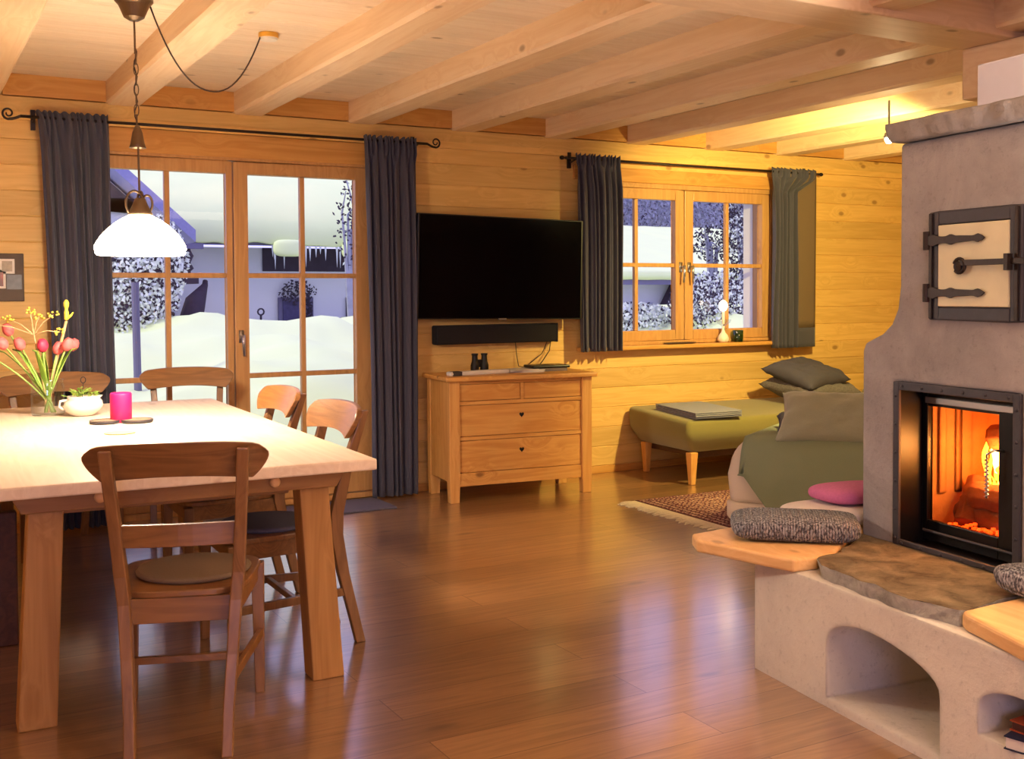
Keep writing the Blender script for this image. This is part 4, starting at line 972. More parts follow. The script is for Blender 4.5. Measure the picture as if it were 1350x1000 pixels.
pad('knitted_cushion', M['knit'], (kk.x, kk.y, ZB+.045), (ax.length*1.02, .25, .09), rz, 'chunky grey knitted folded blanket pad lying on the hearth bench', 'cushion', e=.22, jig=.08)
wl = Vector((*fl(1046, 683, .46), 0)); pk = Vector((*fl(1090, 668, .53), 0))
wp = ROOTM[S.name] @ Vector((wl.x+.21, max(.19, wl.y), 0)); wq = ROOTM[S.name] @ Vector((pk.x+.17, max(.20, pk.y), 0)) + Vector((.10, -.01, 0))
pad('white_cushion', M['white_fab'], (wp.x, wp.y, ZB+.036), (.42, .30, .07), FA, 'white cushion on the hearth bench half hidden behind stove corner', 'cushion', e=.5)
pad('pink_cushion', M['pink_fab'], (wq.x, wq.y, ZB+.103), (.34, .24, .062), FA, 'pink cushion lying on top of the white cushion behind the stove corner', 'cushion', e=.6)
pr = at(1352, 790, z=ZB)
pad('knitted_cushion', M['knit'], (pr.x+.04, pr.y-.06, ZB+.05), (.2, .3, .085), FA, 'grey knitted cushion peeking in at the right picture edge on the bench', 'cushion', e=.4, jig=.1)

# ------------------------------------------------------------------ daybed by the window
db = empty('daybed', (4.62, 5.72, 0), 0, 'olive upholstered daybed on tapered wooden legs below the casement window', 'daybed')
def rbox(x0, x1, y0, y1, z0, z1, r, taper=0):
    return MB().box(x0, x1, y0, y1, z0, z1)
m = MB().loft([[(4.66, 5.80, .215), (7.6, 5.80, .215), (7.6, 6.46, .215), (4.70, 6.46, .215)], [(4.55, 5.72, .33), (7.6, 5.72, .33), (7.6, 6.50, .33), (4.63, 6.50, .33)], [(4.57, 5.73, .445), (7.6, 5.73, .445), (7.6, 6.50, .46), (4.62, 6.50, .475)]])
m.build('upholstery', M['olive'], db, world=True, bevel=.035, seg=4, smooth=True)
MB().box(4.75, 7.5, 5.84, 6.42, .17, .216).build('base_rail', M['dark'], db, world=True, bevel=.004)
def dleg(x, y):
    MB().loft([[(x-.018, y-.018, 0), (x+.018, y-.018, 0), (x+.018, y+.018, 0), (x-.018, y+.018, 0)], [(x-.032, y-.03, .22), (x+.032, y-.03, .22), (x+.032, y+.03, .22), (x-.032, y+.03, .22)]]).build('leg', M['pinez'], db, world=True, bevel=.006)
dleg(4.655, 5.80); dleg(4.72, 6.40); dleg(7.4, 5.84); dleg(7.4, 6.40)
# raised backrest end
MB().loft([[(6.95, 5.76, .44), (7.62, 5.76, .44), (7.62, 6.5, .44), (6.95, 6.5, .44)], [(7.15, 5.78, .62), (7.62, 5.78, .66), (7.62, 6.5, .66), (7.15, 6.5, .62)]]).build('head_rest', M['olive'], db, world=True, bevel=.04, seg=4, smooth=True)
# folded blanket
bc = [at(u, v, z=.465) for u, v in ((864, 540), (917, 550), (979, 546), (938, 526))]
cb = sum(bc, Vector())/4
fbk = empty('folded_blanket', (cb.x, cb.y, .455), 0, 'folded slate-grey wool blanket on the left end of the olive daybed', 'blanket')
e1 = (bc[2]-bc[1]); e2 = (bc[0]-bc[1])
for k in range(4):
    rings = []; z0 = .452+.0112*k
    def pt(a, b, dz, z0=z0): p = bc[1]+e1*a+e2*b+Vector((.006*noise.noise(Vector((b*4, z0*300, a))), .012*noise.noise(Vector((b*3, z0*200, a+3))), 0)); return (p.x, p.y, z0+dz+.03*b*.5)
    rings = []
    for i in range(13):
        b = i/12; rings.append([pt(-.0, b, 0), pt(1, b, 0), pt(1.0, b, .009), pt(-.0, b, .009)])
    MB().loft(rings).build('fold', M['greyblanket'], fbk, world=True, bevel=.0042, smooth=False)
# scatter cushions: pinched pillow shape
def pillow(name, mat, c, w_, h_, t_, rot, label, cat='cushion', fringe=False, sag=0):
    m = MB(); N = 26
    vs = []
    for sgn in (1, -1):
        for j in range(N+1):
            for i in range(N+1):
                a, b = -1+2*i/N, -1+2*j/N
                pin = 1-.10*(a*a*b*b)**.5*0 - .09*((1-a*a)*(b*b)) ; pin2 = 1-.09*((1-b*b)*(a*a))
                z = sgn*t_/2*((1-a**4)*(1-b**4))**.55*(1+.12*noise.noise(Vector((a*2, b*2, c[0]))))
                vs.append((a*w_/2*pin2, b*h_/2*pin, z+.012*noise.noise(Vector((a*3, b*3, c[1])))+.010*noise.noise(Vector((a*7+b*3, b*4, c[0]*3)))))
    n2 = (N+1)**2; fs = []
    for k in range(2):
        for j in range(N):
            for i in range(N):
                q = [k*n2+j*(N+1)+i, k*n2+j*(N+1)+i+1, k*n2+(j+1)*(N+1)+i+1, k*n2+(j+1)*(N+1)+i]
                fs.append(tuple(q if k == 0 else q[::-1]))
    m.add(vs, fs)
    o = m.build(name, mat, smooth=True); o.location = c; o.rotation_euler = rot; tag(o, label, cat)
    return o
pillow('fringed_cushion', M['fur'], (6.04, 6.10, .565), .62, .5, .17, (.10, .04, .1), 'grey shaggy cushion lying flat on the daybed, under the dark one')
pillow('scatter_cushion', M['cush_dark'], (5.97, 6.08, .68), .52, .46, .15, (.28, -.08, .2), 'dark blue-grey cushion lying on top of the shaggy cushion on the daybed')

# ------------------------------------------------------------------ sofa corner
SA = math.radians(-59)
so_loc = Vector((3.95, 4.66, 0))
SF = empty('sofa', so_loc, SA, 'beige rounded sofa end with draped grey-green throw behind the stove', 'sofa')
# local x runs along the end face to the right, local y goes away
m = softbox(1.3, 1.25, .44, e=.28)
m = MB()
def rr_ring(x0, x1, y0, y1, z, r, n=8):
    out = []
    for cx_, cy_, a0 in ((x1-r, y1-r, 0), (x0+r, y1-r, PI/2), (x0+r, y0+r, PI), (x1-r, y0+r, 1.5*PI)):
        for k in range(n+1): a = a0+PI/2*k/n; out.append((cx_+r*math.cos(a), cy_+r*math.sin(a), z))
    return out
MB().loft([rr_ring(.03, 1.27, .03, 1.2, .02, .08), rr_ring(.0, 1.3, .0, 1.22, .06, .10), rr_ring(.0, 1.3, .0, 1.22, .135, .10), rr_ring(.015, 1.285, .015, 1.21, .145, .10)]).build('base', M['beige'], SF, smooth=True)
rg = [rr_ring(.015, 1.285, .015, 1.21, .147, .10)]
for k in range(9):
    t = k/8; ins = .15*(1-math.cos(t*PI/2)); rg.append(rr_ring(-.0+ins, 1.3-ins, ins, 1.22-ins, .165+.13+.20*math.sin(t*PI/2) if k else .17, .10+.06*(1-t)))
rg.insert(2, rr_ring(-.0, 1.3, 0, 1.22, .29, .12))
MB().loft(rg).build('seat_block', M['beige'], SF, smooth=True)
# throw draped over the sofa end
TW = empty('throw_blanket', so_loc, SA, 'grey-green throw draped over the sofa with one corner hanging down', 'blanket')
def sofa_top(x, y):
    "height of the sofa surface"
    dd = min(x, 1.3-x, y, 1.22-y)
    if dd <= 0: return .30
    t = min(1, dd/.15); return .295+.20*math.sqrt(max(0, 1-(1-t)**2))
def thr(u, v):
    # u along x 0..1.1 , v from back (1) to hanging front (0)
    x = .10+1.1*u
    if v > .35: y = (v-.35)/.65*1.0+.0; return (x, y, sofa_top(x, max(y, .001))+.014)
    t = (.35-v)/.35
    drop = .34*(1-abs(u-.27)/.24 if u < .27 else 1-(u-.27)/.46); drop = max(.0, drop)
    y = -.018-.02*math.sin(t*PI/2)-.012*math.sin(u*17)*t
    return (x, y, .305-t*drop)
MB().grid(thr, 60, 60).build('fabric', M['throw'], TW, smooth=True, solid=.008)
pillow('velvet_cushion', M['cush_taupe'], (4.45, 4.27, .605), .68, .36, .16, (math.radians(44), 0, SA+.08), 'large taupe velvet cushion leaning on the sofa beside the stove corner')
pillow('small_cushion', M['cush_dark'], (4.50, 4.60, .545), .30, .26, .1, (math.radians(14), 0, SA+.3), 'dark blue-grey cushion lying behind the large taupe one on the sofa')

# ------------------------------------------------------------------ rug
def rug_mat():
    m, nt, b = newmat('persian_rug'); L = nt.links.new
    tc = nd(nt, 'ShaderNodeTexCoord'); mp = nd(nt, 'ShaderNodeMapping'); L(tc.outputs['Object'], mp.inputs[0]); mp.inputs['Scale'].default_value = (1, 1, 1)
    ck = nd(nt, 'ShaderNodeTexVoronoi', distance='MANHATTAN', feature='F1'); ck.inputs['Scale'].default_value = 26; ck.inputs['Randomness'].default_value = .35; L(mp.outputs[0], ck.inputs['Vector'])
    r = nd(nt, 'ShaderNodeValToRGB'); e = r.color_ramp.elements; r.color_ramp.interpolation = 'CONSTANT'
    e[0].position = 0; e[0].color = lin((206, 176, 150)); e[1].position = .22; e[1].color = lin((118, 62, 66))
    x = r.color_ramp.elements.new(.5); x.color = lin((70, 48, 62)); x = r.color_ramp.elements.new(.66); x.color = lin((176, 140, 124)); L(ck.outputs['Distance'], r.inputs[0])
    # border bands from the distance to the edge
    sp = nd(nt, 'ShaderNodeSeparateXYZ'); L(tc.outputs['Object'], sp.inputs[0])
    def edge(o, half):
        a = nd(nt, 'ShaderNodeMath', operation='ABSOLUTE'); L(o, a.inputs[0]); s_ = nd(nt, 'ShaderNodeMath', operation='SUBTRACT'); s_.inputs[0].default_value = half; L(a.outputs[0], s_.inputs[1]); return s_.outputs[0]
    mn = nd(nt, 'ShaderNodeMath', operation='MINIMUM'); L(edge(sp.outputs[0], .82), mn.inputs[0]); L(edge(sp.outputs[1], .5), mn.inputs[1])
    mu = nd(nt, 'ShaderNodeMath', operation='MULTIPLY'); L(mn.outputs[0], mu.inputs[0]); mu.inputs[1].default_value = 22
    fr = nd(nt, 'ShaderNodeMath', operation='FRACT'); L(mu.outputs[0], fr.inputs[0])
    gt = nd(nt, 'ShaderNodeMath', operation='LESS_THAN'); L(fr.outputs[0], gt.inputs[0]); gt.inputs[1].default_value = .3
    lt = nd(nt, 'ShaderNodeMath', operation='LESS_THAN'); L(mn.outputs[0], lt.inputs[0]); lt.inputs[1].default_value = .16
    an = nd(nt, 'ShaderNodeMath', operation='MULTIPLY'); L(gt.outputs[0], an.inputs[0]); L(lt.outputs[0], an.inputs[1])
    mx = nd(nt, 'ShaderNodeMix', data_type='RGBA'); L(an.outputs[0], mx.inputs[0]); L(r.outputs[0], mx.inputs[6]); mx.inputs[7].default_value = lin((88, 50, 52)); L(mx.outputs[2], b.inputs['Base Color'])
    b.inputs['Roughness'].default_value = .95; b.inputs['Specular IOR Level'].default_value = .1; return m
RG = empty('rug', (4.79, 5.0, 0), math.radians(-1), 'dark red patterned oriental rug with pale fringe on the oak floor', 'rug')
MB().box(-.82, .82, -.5, .5, .0005, .009).build('pile', rug_mat(), RG, bevel=.002)
fm_ = plain('cream_fringe', (216, 200, 172), .95, noise_amt=.2, nscale=80, bump=.5, bscale=150)
random.seed(9)
for sx in (-1, 1):
    m = MB(); m.box(min(sx*.82, sx*.86), max(sx*.82, sx*.86), -.5, .5, .0005, .006)
    for k in range(60):
        y = -.49+.98*k/59; L_ = .07+.05*random.random(); dy = random.uniform(-.012, .012)
        m.tube([(sx*.858, y, .003), (sx*(.86+L_*.5), y+dy*.5, .004), (sx*(.86+L_), y+dy, .003)], [.006, .0065, .003], 5)
    m.build('fringe', fm_, RG)
tag(MB().box(1.75, 2.62, 6.08, 6.44, .0005, .012).build('doormat', plain('blue_grey_mat', (86, 82, 100), .9, noise_amt=.2, nscale=200, bump=.5, bscale=200), bevel=.003), 'flat blue-grey doormat on the floor before the terrace door', 'doormat')

# ------------------------------------------------------------------ things on the window sill
SZ = .9145
gv = empty('table_lamp', (5.50, 6.475, SZ), 0, 'white bulb-shaped vase carrying a glass bowl and small glowing globe on the sill', 'lamp')
MB().lathe([(0, 0), (.03, 0), (.043, .015), (.045, .032), (.035, .055), (.016, .078), (.010, .10), (.012, .125), (0, .125)], n=24).build('bulb_body', M['white_ceramic'], gv, smooth=True)
MB().tube([(0, 0, .06), (.008, 0, .1), (.004, 0, .135)], [.012, .009, .004], 7).build('stalk', plain('dark_leaf', (60, 60, 80), .6), gv, smooth=True)
MB().loft([[(r*math.cos(2*PI*j/24), r*math.sin(2*PI*j/24), z) for j in range(24)] for r, z in ((.008, .125), (.02, .13), (.05, .15), (.062, .175))], caps=False).build('glass_bowl', M['vase_glass'], gv, smooth=True)
MB().lathe([(0, .14), (.012, .141), (.012, .235), (0, .238)], n=14).build('candle', M['white_ceramic'], gv)
MB().lathe([(0, .236), (.018, .242), (.030, .26), (.034, .28), (.030, .30), (.016, .318), (0, .322)], n=20).build('glowing_globe', emit('glowing_globe', (255, 222, 205), 6), gv, smooth=True)
gg = empty('tealight_glass', (5.645, 6.475, SZ), 0, 'small dark green glass tumbler on the window sill', 'tealight')
MB().lathe([(0, 0), (.036, 0), (.04, .004), (.042, .09), (.039, .09), (.036, .008), (0, .008)], n=24).build('tumbler', M['green_glass'], gg, smooth=True)
MB().lathe([(0, .0085), (.033, .0085), (.034, .05), (0, .05)], n=20).build('green_wax', plain('green_wax', (30, 96, 46), .5), gg)
dd_ = empty('shallow_dish', (5.09, 6.48, SZ), 0, 'flat dark elongated dish lying on the window sill', 'dish')
m = MB().lathe([(0, 0), (.05, 0), (.07, .006), (.072, .012), (.066, .012), (.048, .006), (0, .006)], n=32); m.v = [(p[0]*2.1, p[1]*.6, p[2]) for p in m.v]; m.build('plate', plain('dark_metal_dish', (90, 80, 84), .35, .6), dd_, smooth=False)

# ------------------------------------------------------------------ spotlight behind the stove
sp = at(1172, 182, y=4.35)
sl = empty('ceiling_spotlight', sp, 0, 'bright small spotlight glowing beside the stove mantel', 'spotlight')
MB().tube([(sp.x, sp.y, BZ+.0), (sp.x, sp.y, sp.z+.02)], .006, 8).build('arm', M['silver'], sl, world=True)
MB().lathe([(0, .03), (.022, .03), (.032, 0), (.028, 0), (0, .01)], (sp.x, sp.y, sp.z), 20).build('lamp_head', M['silver'], sl, world=True, smooth=True)
MB().lathe([(0, .012), (.018, .008), (.024, -.01), (.016, -.026), (0, -.032)], (sp.x, sp.y, sp.z), 16).build('bulb', emit('spot_bulb', (255, 230, 170), 60), sl, world=True, smooth=True)

# ------------------------------------------------------------------ outside: snow, houses, trees
def terrain(x, y):
    h = -.05 + .95*min(1, max(0, (y-7)/6))**.8
    h += .34*noise.noise(Vector((x*.45, y*.45, 1)))*min(1, max(0, (y-7.2)/2)) + .17*noise.noise(Vector((x*1.3, y*1.3, 5)))*min(1, max(0, (y-7.4)/2))
    h += .05*noise.noise(Vector((x*3.3, y*3.3, 8)))*min(1, max(0, (y-7.6)/2))
    return h
def tf(u, v): x = -14+54*u; y = 6.9+33*v**1.5; return (x, y, terrain(x, y)-(.35*max(0, y-14)/10))
tag(MB().grid(tf, 260, 160).build('snow_ground', M['snow'], smooth=True), kind='structure')
def Q(u, v, y): return at(u, v, y=y)
# main neighbour house (front wall at y=18)
HY = 18
H = empty('neighbour_house', (5.5, HY, 0), 0, 'white farmhouse under thick roof snow with icicles, beyond the terrace door', 'house')
pl_, pr_ = Q(205, 330, HY), Q(640, 330, HY)
ev = 2.08
MB().box(pl_.x, pr_.x, HY, HY+7, -.5, ev).build('house_wall', M['render_w'], H, world=True)
rx0, rx1 = Q(243, 318, HY-.8).x, pr_.x+.5
def roof(mb, x0, x1, y0, z0, y1, z1, th):
    mb.loft([[(x0, y0, z0), (x1, y0, z0), (x1, y0, z0+th), (x0, y0, z0+th)], [(x0, y1, z1), (x1, y1, z1), (x1, y1, z1+th), (x0, y1, z1+th)]])
m = MB(); roof(m, rx0-3, rx1, HY-.8, ev+.0, HY+6, ev+3.6, .10); m.build('roof', M['blue_timber'], H, world=True)
def rs(u, v):
    x = rx0-3.1+(rx1-rx0+3.2)*u; t = v; y = HY-.9+7.0*t; z = ev+(.12 if v > .01 else .0)+3.6*t*1.0+.55*min(1, t*9)**.5+.10*noise.noise(Vector((x*.5, y*.5, 2)))+(.06*noise.noise(Vector((x*2.5, 0, 3))) if v == 0 else 0)
    return (x, y, z)
MB().grid(rs, 120, 30).build('roof_snow', M['snow'], H, world=True, smooth=True, solid=.05)
# snow edge lobe
for (ua, ub, dz) in ((365, 395, .16), (455, 480, .2)):
    a, b_ = Q(ua, 330, HY-.9), Q(ub, 330, HY-.9)
    m = softbox(abs(b_.x-a.x)+.15, .22, dz*1.7, e=.9); m.v = [(p[0]+(a.x+b_.x)/2, p[1]+HY-.95, p[2]+ev-.04) for p in m.v]; m.build('snow_lobe', M['snow'], H, world=True, smooth=True)
# dark recess, door, shutter
a, b_ = Q(346, 332, HY-.02), Q(470, 358, HY-.02)
MB().box(a.x, b_.x, HY-.03, HY-.005, b_.z, ev).build('dark_loft', M['dark_timber'], H, world=True)
a, b_ = Q(367, 392, HY-.05), Q(413, 440, HY-.05)
df = MB().box(a.x, b_.x, HY-.07, HY-.01, b_.z-.3, a.z).build('door_surround', M['blue_timber'], H, world=True)
a, b_ = Q(373, 397, HY-.08), Q(396, 440, HY-.08)
MB().box(a.x, b_.x, HY-.09, HY-.071, b_.z-.3, a.z).build('lattice_door', plain('lattice_door', (72, 66, 110), .8, noise_amt=.5, nscale=14), df, world=True)
a, b_ = Q(457, 392, HY-.05), Q(466, 420, HY-.05)
MB().box(a.x, b_.x+.1, HY-.05, HY-.005, b_.z, a.z).build('small_window', M['dark_timber'], H, world=True)
# climbing plant over the door
m = MB(); random.seed(21)
def leafblob(m, cx_, cy_, cz, rx, ry, rz, n, s):
    for k in range(n):
        while True:
            p = Vector((random.uniform(-1, 1), random.uniform(-1, 1), random.uniform(-1, 1)))
            if p.length < 1: break
        c = Vector((cx_+p.x*rx, cy_+p.y*ry, cz+p.z*rz)); a = random.uniform(0, 6.28)
        d1 = Vector((math.cos(a), random.uniform(-.6, .6), math.sin(a)))*s*random.uniform(.5, 1.2); d2 = Vector((-math.sin(a), random.uniform(-.6, .6), math.cos(a)))*s*.5
        m.add([c-d1, c+d2, c+d1, c-d2], [(0, 1, 2, 3)])
a = Q(392, 385, HY-.12); leafblob(m, a.x, HY-.12, a.z, .35, .05, .22, 220, .03); a = Q(408, 405, HY-.12); leafblob(m, a.x, HY-.12, a.z-.1, .06, .05, .4, 120, .03)
m.build('climbing_plant', M['dark_timber'], H, world=True)
random.seed(4)
for k in range(16):
    u = random.choice([random.uniform(355, 400), random.uniform(402, 468)]); p = Q(u, 331, HY-.85); L_ = random.uniform(.12, .42)
    MB().lathe([(.02, 0), (.014, -L_*.4), (.001, -L_)], (p.x, p.y, ev+.02), 6).build('icicle', M['ice'], H, world=True)
# chimney and roof vent
p = Q(408, 258, HY+3); MB().box(p.x-.09, p.x+.09, HY+2.9, HY+3.1, p.z-.8, p.z+.12).build('chimney', M['blue_timber'], H, world=True)
p = Q(398, 240, HY+3.6); MB().box(p.x-.7, p.x+.25, HY+3.6, HY+3.8, p.z-.05, p.z+.03).build('ridge_board', M['blue_timber'], H, world=True)
# gable wing on the left, nearer
GY = 15.0
G = empty('gable_wing', (2.6, GY, 0), 0, 'gabled house wing with dark overhanging eave and balcony seen through left pane', 'house')
p1, p2 = Q(143, 216, GY), Q(244, 306, GY)
ap = p1+(p1-p2)*.15
m = MB(); th = .16
m.loft([[(ap.x, GY-.6, ap.z), (ap.x, GY-.6, ap.z-th), (ap.x, GY+2.0, ap.z-th), (ap.x, GY+2.0, ap.z)], [(p2.x, GY-.6, p2.z), (p2.x, GY-.6, p2.z-th), (p2.x, GY+2.0, p2.z-th), (p2.x, GY+2.0, p2.z)]])
m.build('verge_board', plain('blue_grey_board', (140, 138, 190), .9), G, world=True)
sl_ = (p1.z-p2.z)/(p1.x-p2.x)
m = MB(); wl = ap.x-1.5; wr = Q(158, 300, GY).x*0+Q(205, 300, GY).x
m.loft([[(wl, GY+.05, -.5), (wr, GY+.05, -.5), (wr, GY+.05, p2.z+sl_*(wr-p2.x)-th*1.2), (ap.x, GY+.05, ap.z-th*1.2), (wl, GY+.05, ap.z-.5)], [(wl, GY+2, -.5), (wr, GY+2, -.5), (wr, GY+2, p2.z+sl_*(wr-p2.x)-th*1.2), (ap.x, GY+2, ap.z-th*1.2), (wl, GY+2, ap.z-.5)]])
m.build('gable_wall', M['render_w'], G, world=True)
a, b_ = Q(143, 261, GY), Q(180, 225, GY)
MB().add([(wl, GY+.0, a.z), (wr-.05, GY, a.z), (wr-.1, GY, p2.z+sl_*(wr-.1-p2.x)-th*1.4), (ap.x, GY, ap.z-th*1.4), (wl, GY, ap.z-.6)], [(0, 1, 2, 3, 4)]).build('gable_boards', M['dark_timber'], G, world=True, solid=.04)
# balcony
a, b_ = Q(226, 330, 16.4), Q(262, 360, 16.4)
MB().box(a.x-1.2, b_.x-.12, 15.9, 17.0, b_.z-.16, b_.z-.02).build('balcony_floor', M['dark_timber'], G, world=True)
MB().box(a.x-1.2, b_.x-.05, 15.88, 16.0, 1.96, 2.04).build('balcony_rail', M['blue_timber'], G, world=True)
for k in range(12):
    x = b_.x-.25-.22*k; hh = 1.96-(b_.z-.02)
    MB().lathe([(.03, 0), (.03, .04), (.075, hh*.22), (.03, hh*.45), (.075, hh*.72), (.03, hh*.95), (.03, hh)], (x, 15.95, b_.z-.02), 10).build('baluster', M['dark_timber'], G, world=True, smooth=True)
# covered parasol / sledge leaning against the wall
a, t2 = Q(262, 425, 16.8), Q(269, 372, 17.6)
o = tag(MB().tube([(a.x-.15, 16.9, a.z-.2), (a.x+.05, 17.2, (a.z+t2.z)/2), (t2.x, 17.55, t2.z-.05), (t2.x+.02, 17.6, t2.z+.02)], [.2, .16, .05, .04], 10).build('folded_parasol', M['dark_timber'], smooth=True), 'dark folded parasol leaning on the farmhouse wall in the snow', 'parasol')
a, b_ = Q(344, 435, 17), Q(344, 415, 17)
tag(MB().tube([(a.x, 17, a.z-.3), (b_.x, 17, b_.z)], .018, 6).tube([(b_.x+.05*math.cos(i), 17, b_.z+.05+.05*math.sin(i)) for i in [2*PI*k/10 for k in range(10)]], .014, 6, closed=True).build('snow_shovel', M['dark_timber']), 'thin snow shovel handle stuck in snow by the farmhouse wall', 'shovel')
# post in the garden
a, b_ = Q(181, 458, 10.5), Q(178, 372, 10.5)
tag(MB().tube([(a.x, 10.5, a.z-.4), (b_.x, 10.5, b_.z)], .035, 10).build('garden_post', M['blue_timber']), 'slim wooden post standing in the snow outside the left pane', 'post')
# frosted bushes behind left pane
random.seed(12)
def bush(name, u, v, y, rx, rz, n, s, label, cat='shrub', snowy=.5, group=None):
    c = Q(u, v, y); e = empty(name, (c.x, c.y, terrain(c.x, c.y)-.2), 0, label, cat, group)
    m = MB()
    for k in range(14):
        a = random.uniform(0, 6.28); tip = Vector((c.x+rx*math.cos(a)*random.random(), y+.3*math.sin(a), c.z+rz*random.uniform(-.3, .95)))
        m.tube([(c.x+random.uniform(-.2, .2)*rx, y, terrain(c.x, y)-.2), ((c.x+tip.x)/2+random.uniform(-.1, .1), y, (c.z+tip.z)/2-.1), tip], [.03, .018, .007], 5)
    m.build('branches', M['frost'], e, world=True)
    m = MB(); leafblob(m, c.x, y, c.z, rx, .35, rz, int(n*(1-snowy)), s); m.build('dark_leaves', M['dark_timber'], e, world=True)
    m = MB(); leafblob(m, c.x, y-.05, c.z, rx, .35, rz, int(n*snowy), s); m.build('snowy_leaves', M['frost_l'], e, world=True)
bush('frosted_bush', 175, 372, 13.2, .55, .72, 5200, .032, 'frost-covered bush in front of the gabled wing, left pane', snowy=.55)
bush('frosted_bush', 205, 345, 14.2, .4, .6, 2600, .032, 'small frosted bush behind the garden post', snowy=.6)
bush('birch_twigs', 462, 290, 15.5, .25, .8, 160, .035, 'thin bare twigs hanging before the farmhouse roof at the right pane', 'tree', snowy=.05)
# house behind the window
KY = 17
K = empty('garage_house', (13, KY, 0), 0, 'low lavender-walled house with flat sloping snow roof behind the window', 'house')
x0, x1 = Q(760, 380, KY).x, Q(893, 380, KY).x
ze = Q(850, 374, KY).z; zr = Q(850, 303, KY+6).z
MB().box(x0, x1, KY, KY+6, -1, ze).build('house_wall', M['render_w'], K, world=True)
m = MB(); roof(m, x0-1, x1+7, KY-.5, ze-.02, KY+6, zr-.3, .12); m.build('roof', M['blue_timber'], K, world=True)
MB().grid(lambda u, v: (x0-1.05+(x1-x0+8.1)*u, KY-.55+6.7*v, ze+.14+(zr-.1-ze)*v+.03*noise.noise(Vector((u*30, v*6, 0)))), 60, 20).build('roof_snow', M['snow'], K, world=True, smooth=True, solid=.14)
a, b_ = Q(812, 399, KY-.03), Q(861, 440, KY-.03)
MB().box(x0, b_.x, KY-.04, KY-.005, .2, a.z).build('garage_door', plain('lavender_door', (176, 176, 200), .8), K, world=True)
a = Q(875, 405, KY-.2); b_ = Q(884, 382, KY-.2)
MB().loft([[(a.x-.05, KY-.3, a.z), (a.x+.12, KY-.3, a.z), (a.x+.12, KY-.1, a.z), (a.x-.05, KY-.1, a.z)], [(b_.x+.05, KY-.3, b_.z+.1), (b_.x+.3, KY-.3, b_.z+.1), (b_.x+.3, KY-.1, b_.z+.1), (b_.x+.05, KY-.1, b_.z+.1)]]).build('bracket_board', M['dark_timber'], K, world=True)
# hedge bushes under it, dense forest behind
bush('snowy_hedge', 830, 425, 12.2, .8, .28, 3500, .035, 'snow-covered hedge below the lavender house, left window sash', snowy=.75)
bush('snowy_hedge', 875, 428, 13.2, .5, .25, 2200, .035, 'snow-covered hedge beside the window mullion, left sash', snowy=.75)
bush('frosted_tree', 940, 405, 11.5, .75, .5, 2600, .03, 'frosted leafy shrub in the right window sash, lower panes', 'tree', snowy=.5)
bush('frosted_tree', 985, 300, 12.0, .4, .9, 3000, .03, 'tall dark frosted tree at the right window sash, upper right pane', 'tree', snowy=.35)
bush('frosted_tree', 938, 322, 12.8, .3, .3, 300, .03, 'sparse leafy branch before the snowy roof, right window sash', 'tree', snowy=.1)
random.seed(33)
m = MB(); fy = 27
for k in range(16000):
    u = random.uniform(740, 1060); c = Q(u, random.uniform(228, 318), fy+random.uniform(-1, 1)); a = random.uniform(0, 6.28); s = .07*random.uniform(.4, 1.2)
    d1 = Vector((math.cos(a), random.uniform(-.5, .5), math.sin(a)))*s; d2 = Vector((-math.sin(a), random.uniform(-.5, .5), math.cos(a)))*s*.4
    m.add([c-d1, c+d2, c+d1, c-d2], [(0, 1, 2, 3)])
o = tag(m.build('forest_foliage', M['frost']), 'frosted dark forest behind the lavender house roof', 'forest', kind='stuff')
c0, c1_ = Q(700, 300, fy+2).x, Q(1100, 300, fy+2).x
m = MB().grid(lambda u, v: (c0+(c1_-c0)*u, fy+1.6+6*v+.6*noise.noise(Vector((u*20, v*9, 0))), -1+8*v+.8*noise.noise(Vector((u*25, v*10, 3)))), 80, 20)
tag(m.build('forest_slope', M['dark_timber'], smooth=True), kind='structure')

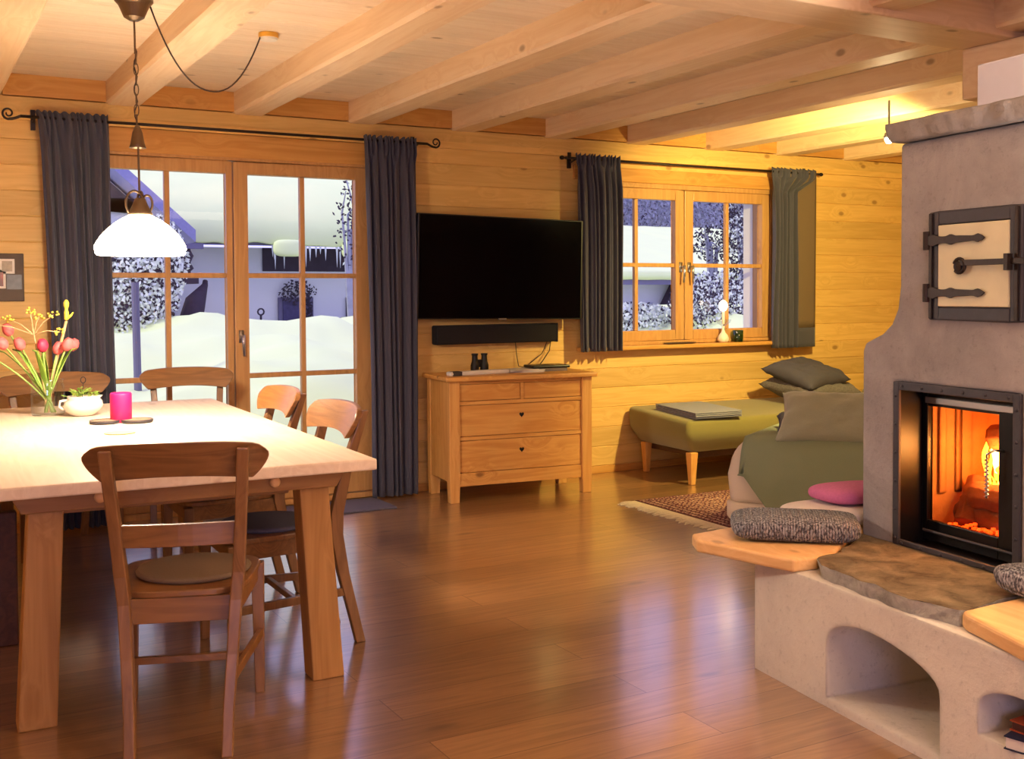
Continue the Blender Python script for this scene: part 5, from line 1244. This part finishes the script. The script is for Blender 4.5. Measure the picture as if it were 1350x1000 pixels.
# ------------------------------------------------------------------ lights
wd = bpy.data.worlds.new('world'); sc.world = wd; wd.use_nodes = True
bg = wd.node_tree.nodes['Background']; bg.inputs[0].default_value = (.56, .54, 1.0, 1); bg.inputs[1].default_value = 1.65
def light(name, t, loc, e, col, size=.1, rot=None, **k):
    l = bpy.data.lights.new(name, t); l.energy = e; l.color = col
    if t in ('POINT', 'SPOT'): l.shadow_soft_size = size
    if t == 'AREA': l.shape = 'RECTANGLE'; l.size = size; l.size_y = k.pop('sy', size)
    for a, b in k.items(): setattr(l, a, b)
    o = bpy.data.objects.new(name, l); COL.objects.link(o); o.location = loc
    if rot: o.rotation_euler = rot
    return o
s = light('sun', 'SUN', (0, 0, 20), 1.8, (1, .98, .42)); s.data.angle = .1
s.rotation_euler = Vector((.9, .05, -.62)).to_track_quat('-Z', 'Y').to_euler()
light('pendant_light', 'POINT', (LX, LY, 1.44), 58, (1, .88, .74), .07)
sb = Vector((sp.x, sp.y, sp.z-.06))
light('spot_light', 'SPOT', sb, 330, (1, .78, .26), .05, Vector((.62, .62, -.55)).to_track_quat('-Z', 'Y').to_euler(), spot_size=2.5, spot_blend=.5)
light('spot_glow', 'POINT', sb, 6, (1, .80, .45), .03)
light('ceiling_lamp_kitchen', 'AREA', (3.2, -1.2, 2.32), 42, (1, .82, .62), 1.4, (0, 0, 0))
light('ceiling_fill_uplight', 'SPOT', (2.6, .6, 1.2), 600, (1, .85, .72), .2, (math.pi, 0, 0), spot_size=2.7, spot_blend=.6)  # added unseen upward fill that brightens the ceiling; no lamp stands there
light('rear_violet_fill', 'AREA', (-.9, -2.6, 1.5), 70, (.55, .55, 1), 1.6, Vector((.45, .85, -.1)).to_track_quat('-Z', 'Y').to_euler(), sy=1.2)  # added bluish fill behind the camera; the rear wall has no window
light('fire_light', 'POINT', ROOTM[S.name] @ Vector((fx+.04, -.42, .74)), 7, (1, .62, .26), .05)
light('sill_candle_light', 'POINT', (5.50, 6.40, SZ+.30), .5, (1, .8, .6), .02)

sc.view_settings.view_transform = 'Standard'; sc.view_settings.look = 'None'; sc.view_settings.exposure = 0; sc.view_settings.gamma = 1
sc.view_settings.use_curve_mapping = False
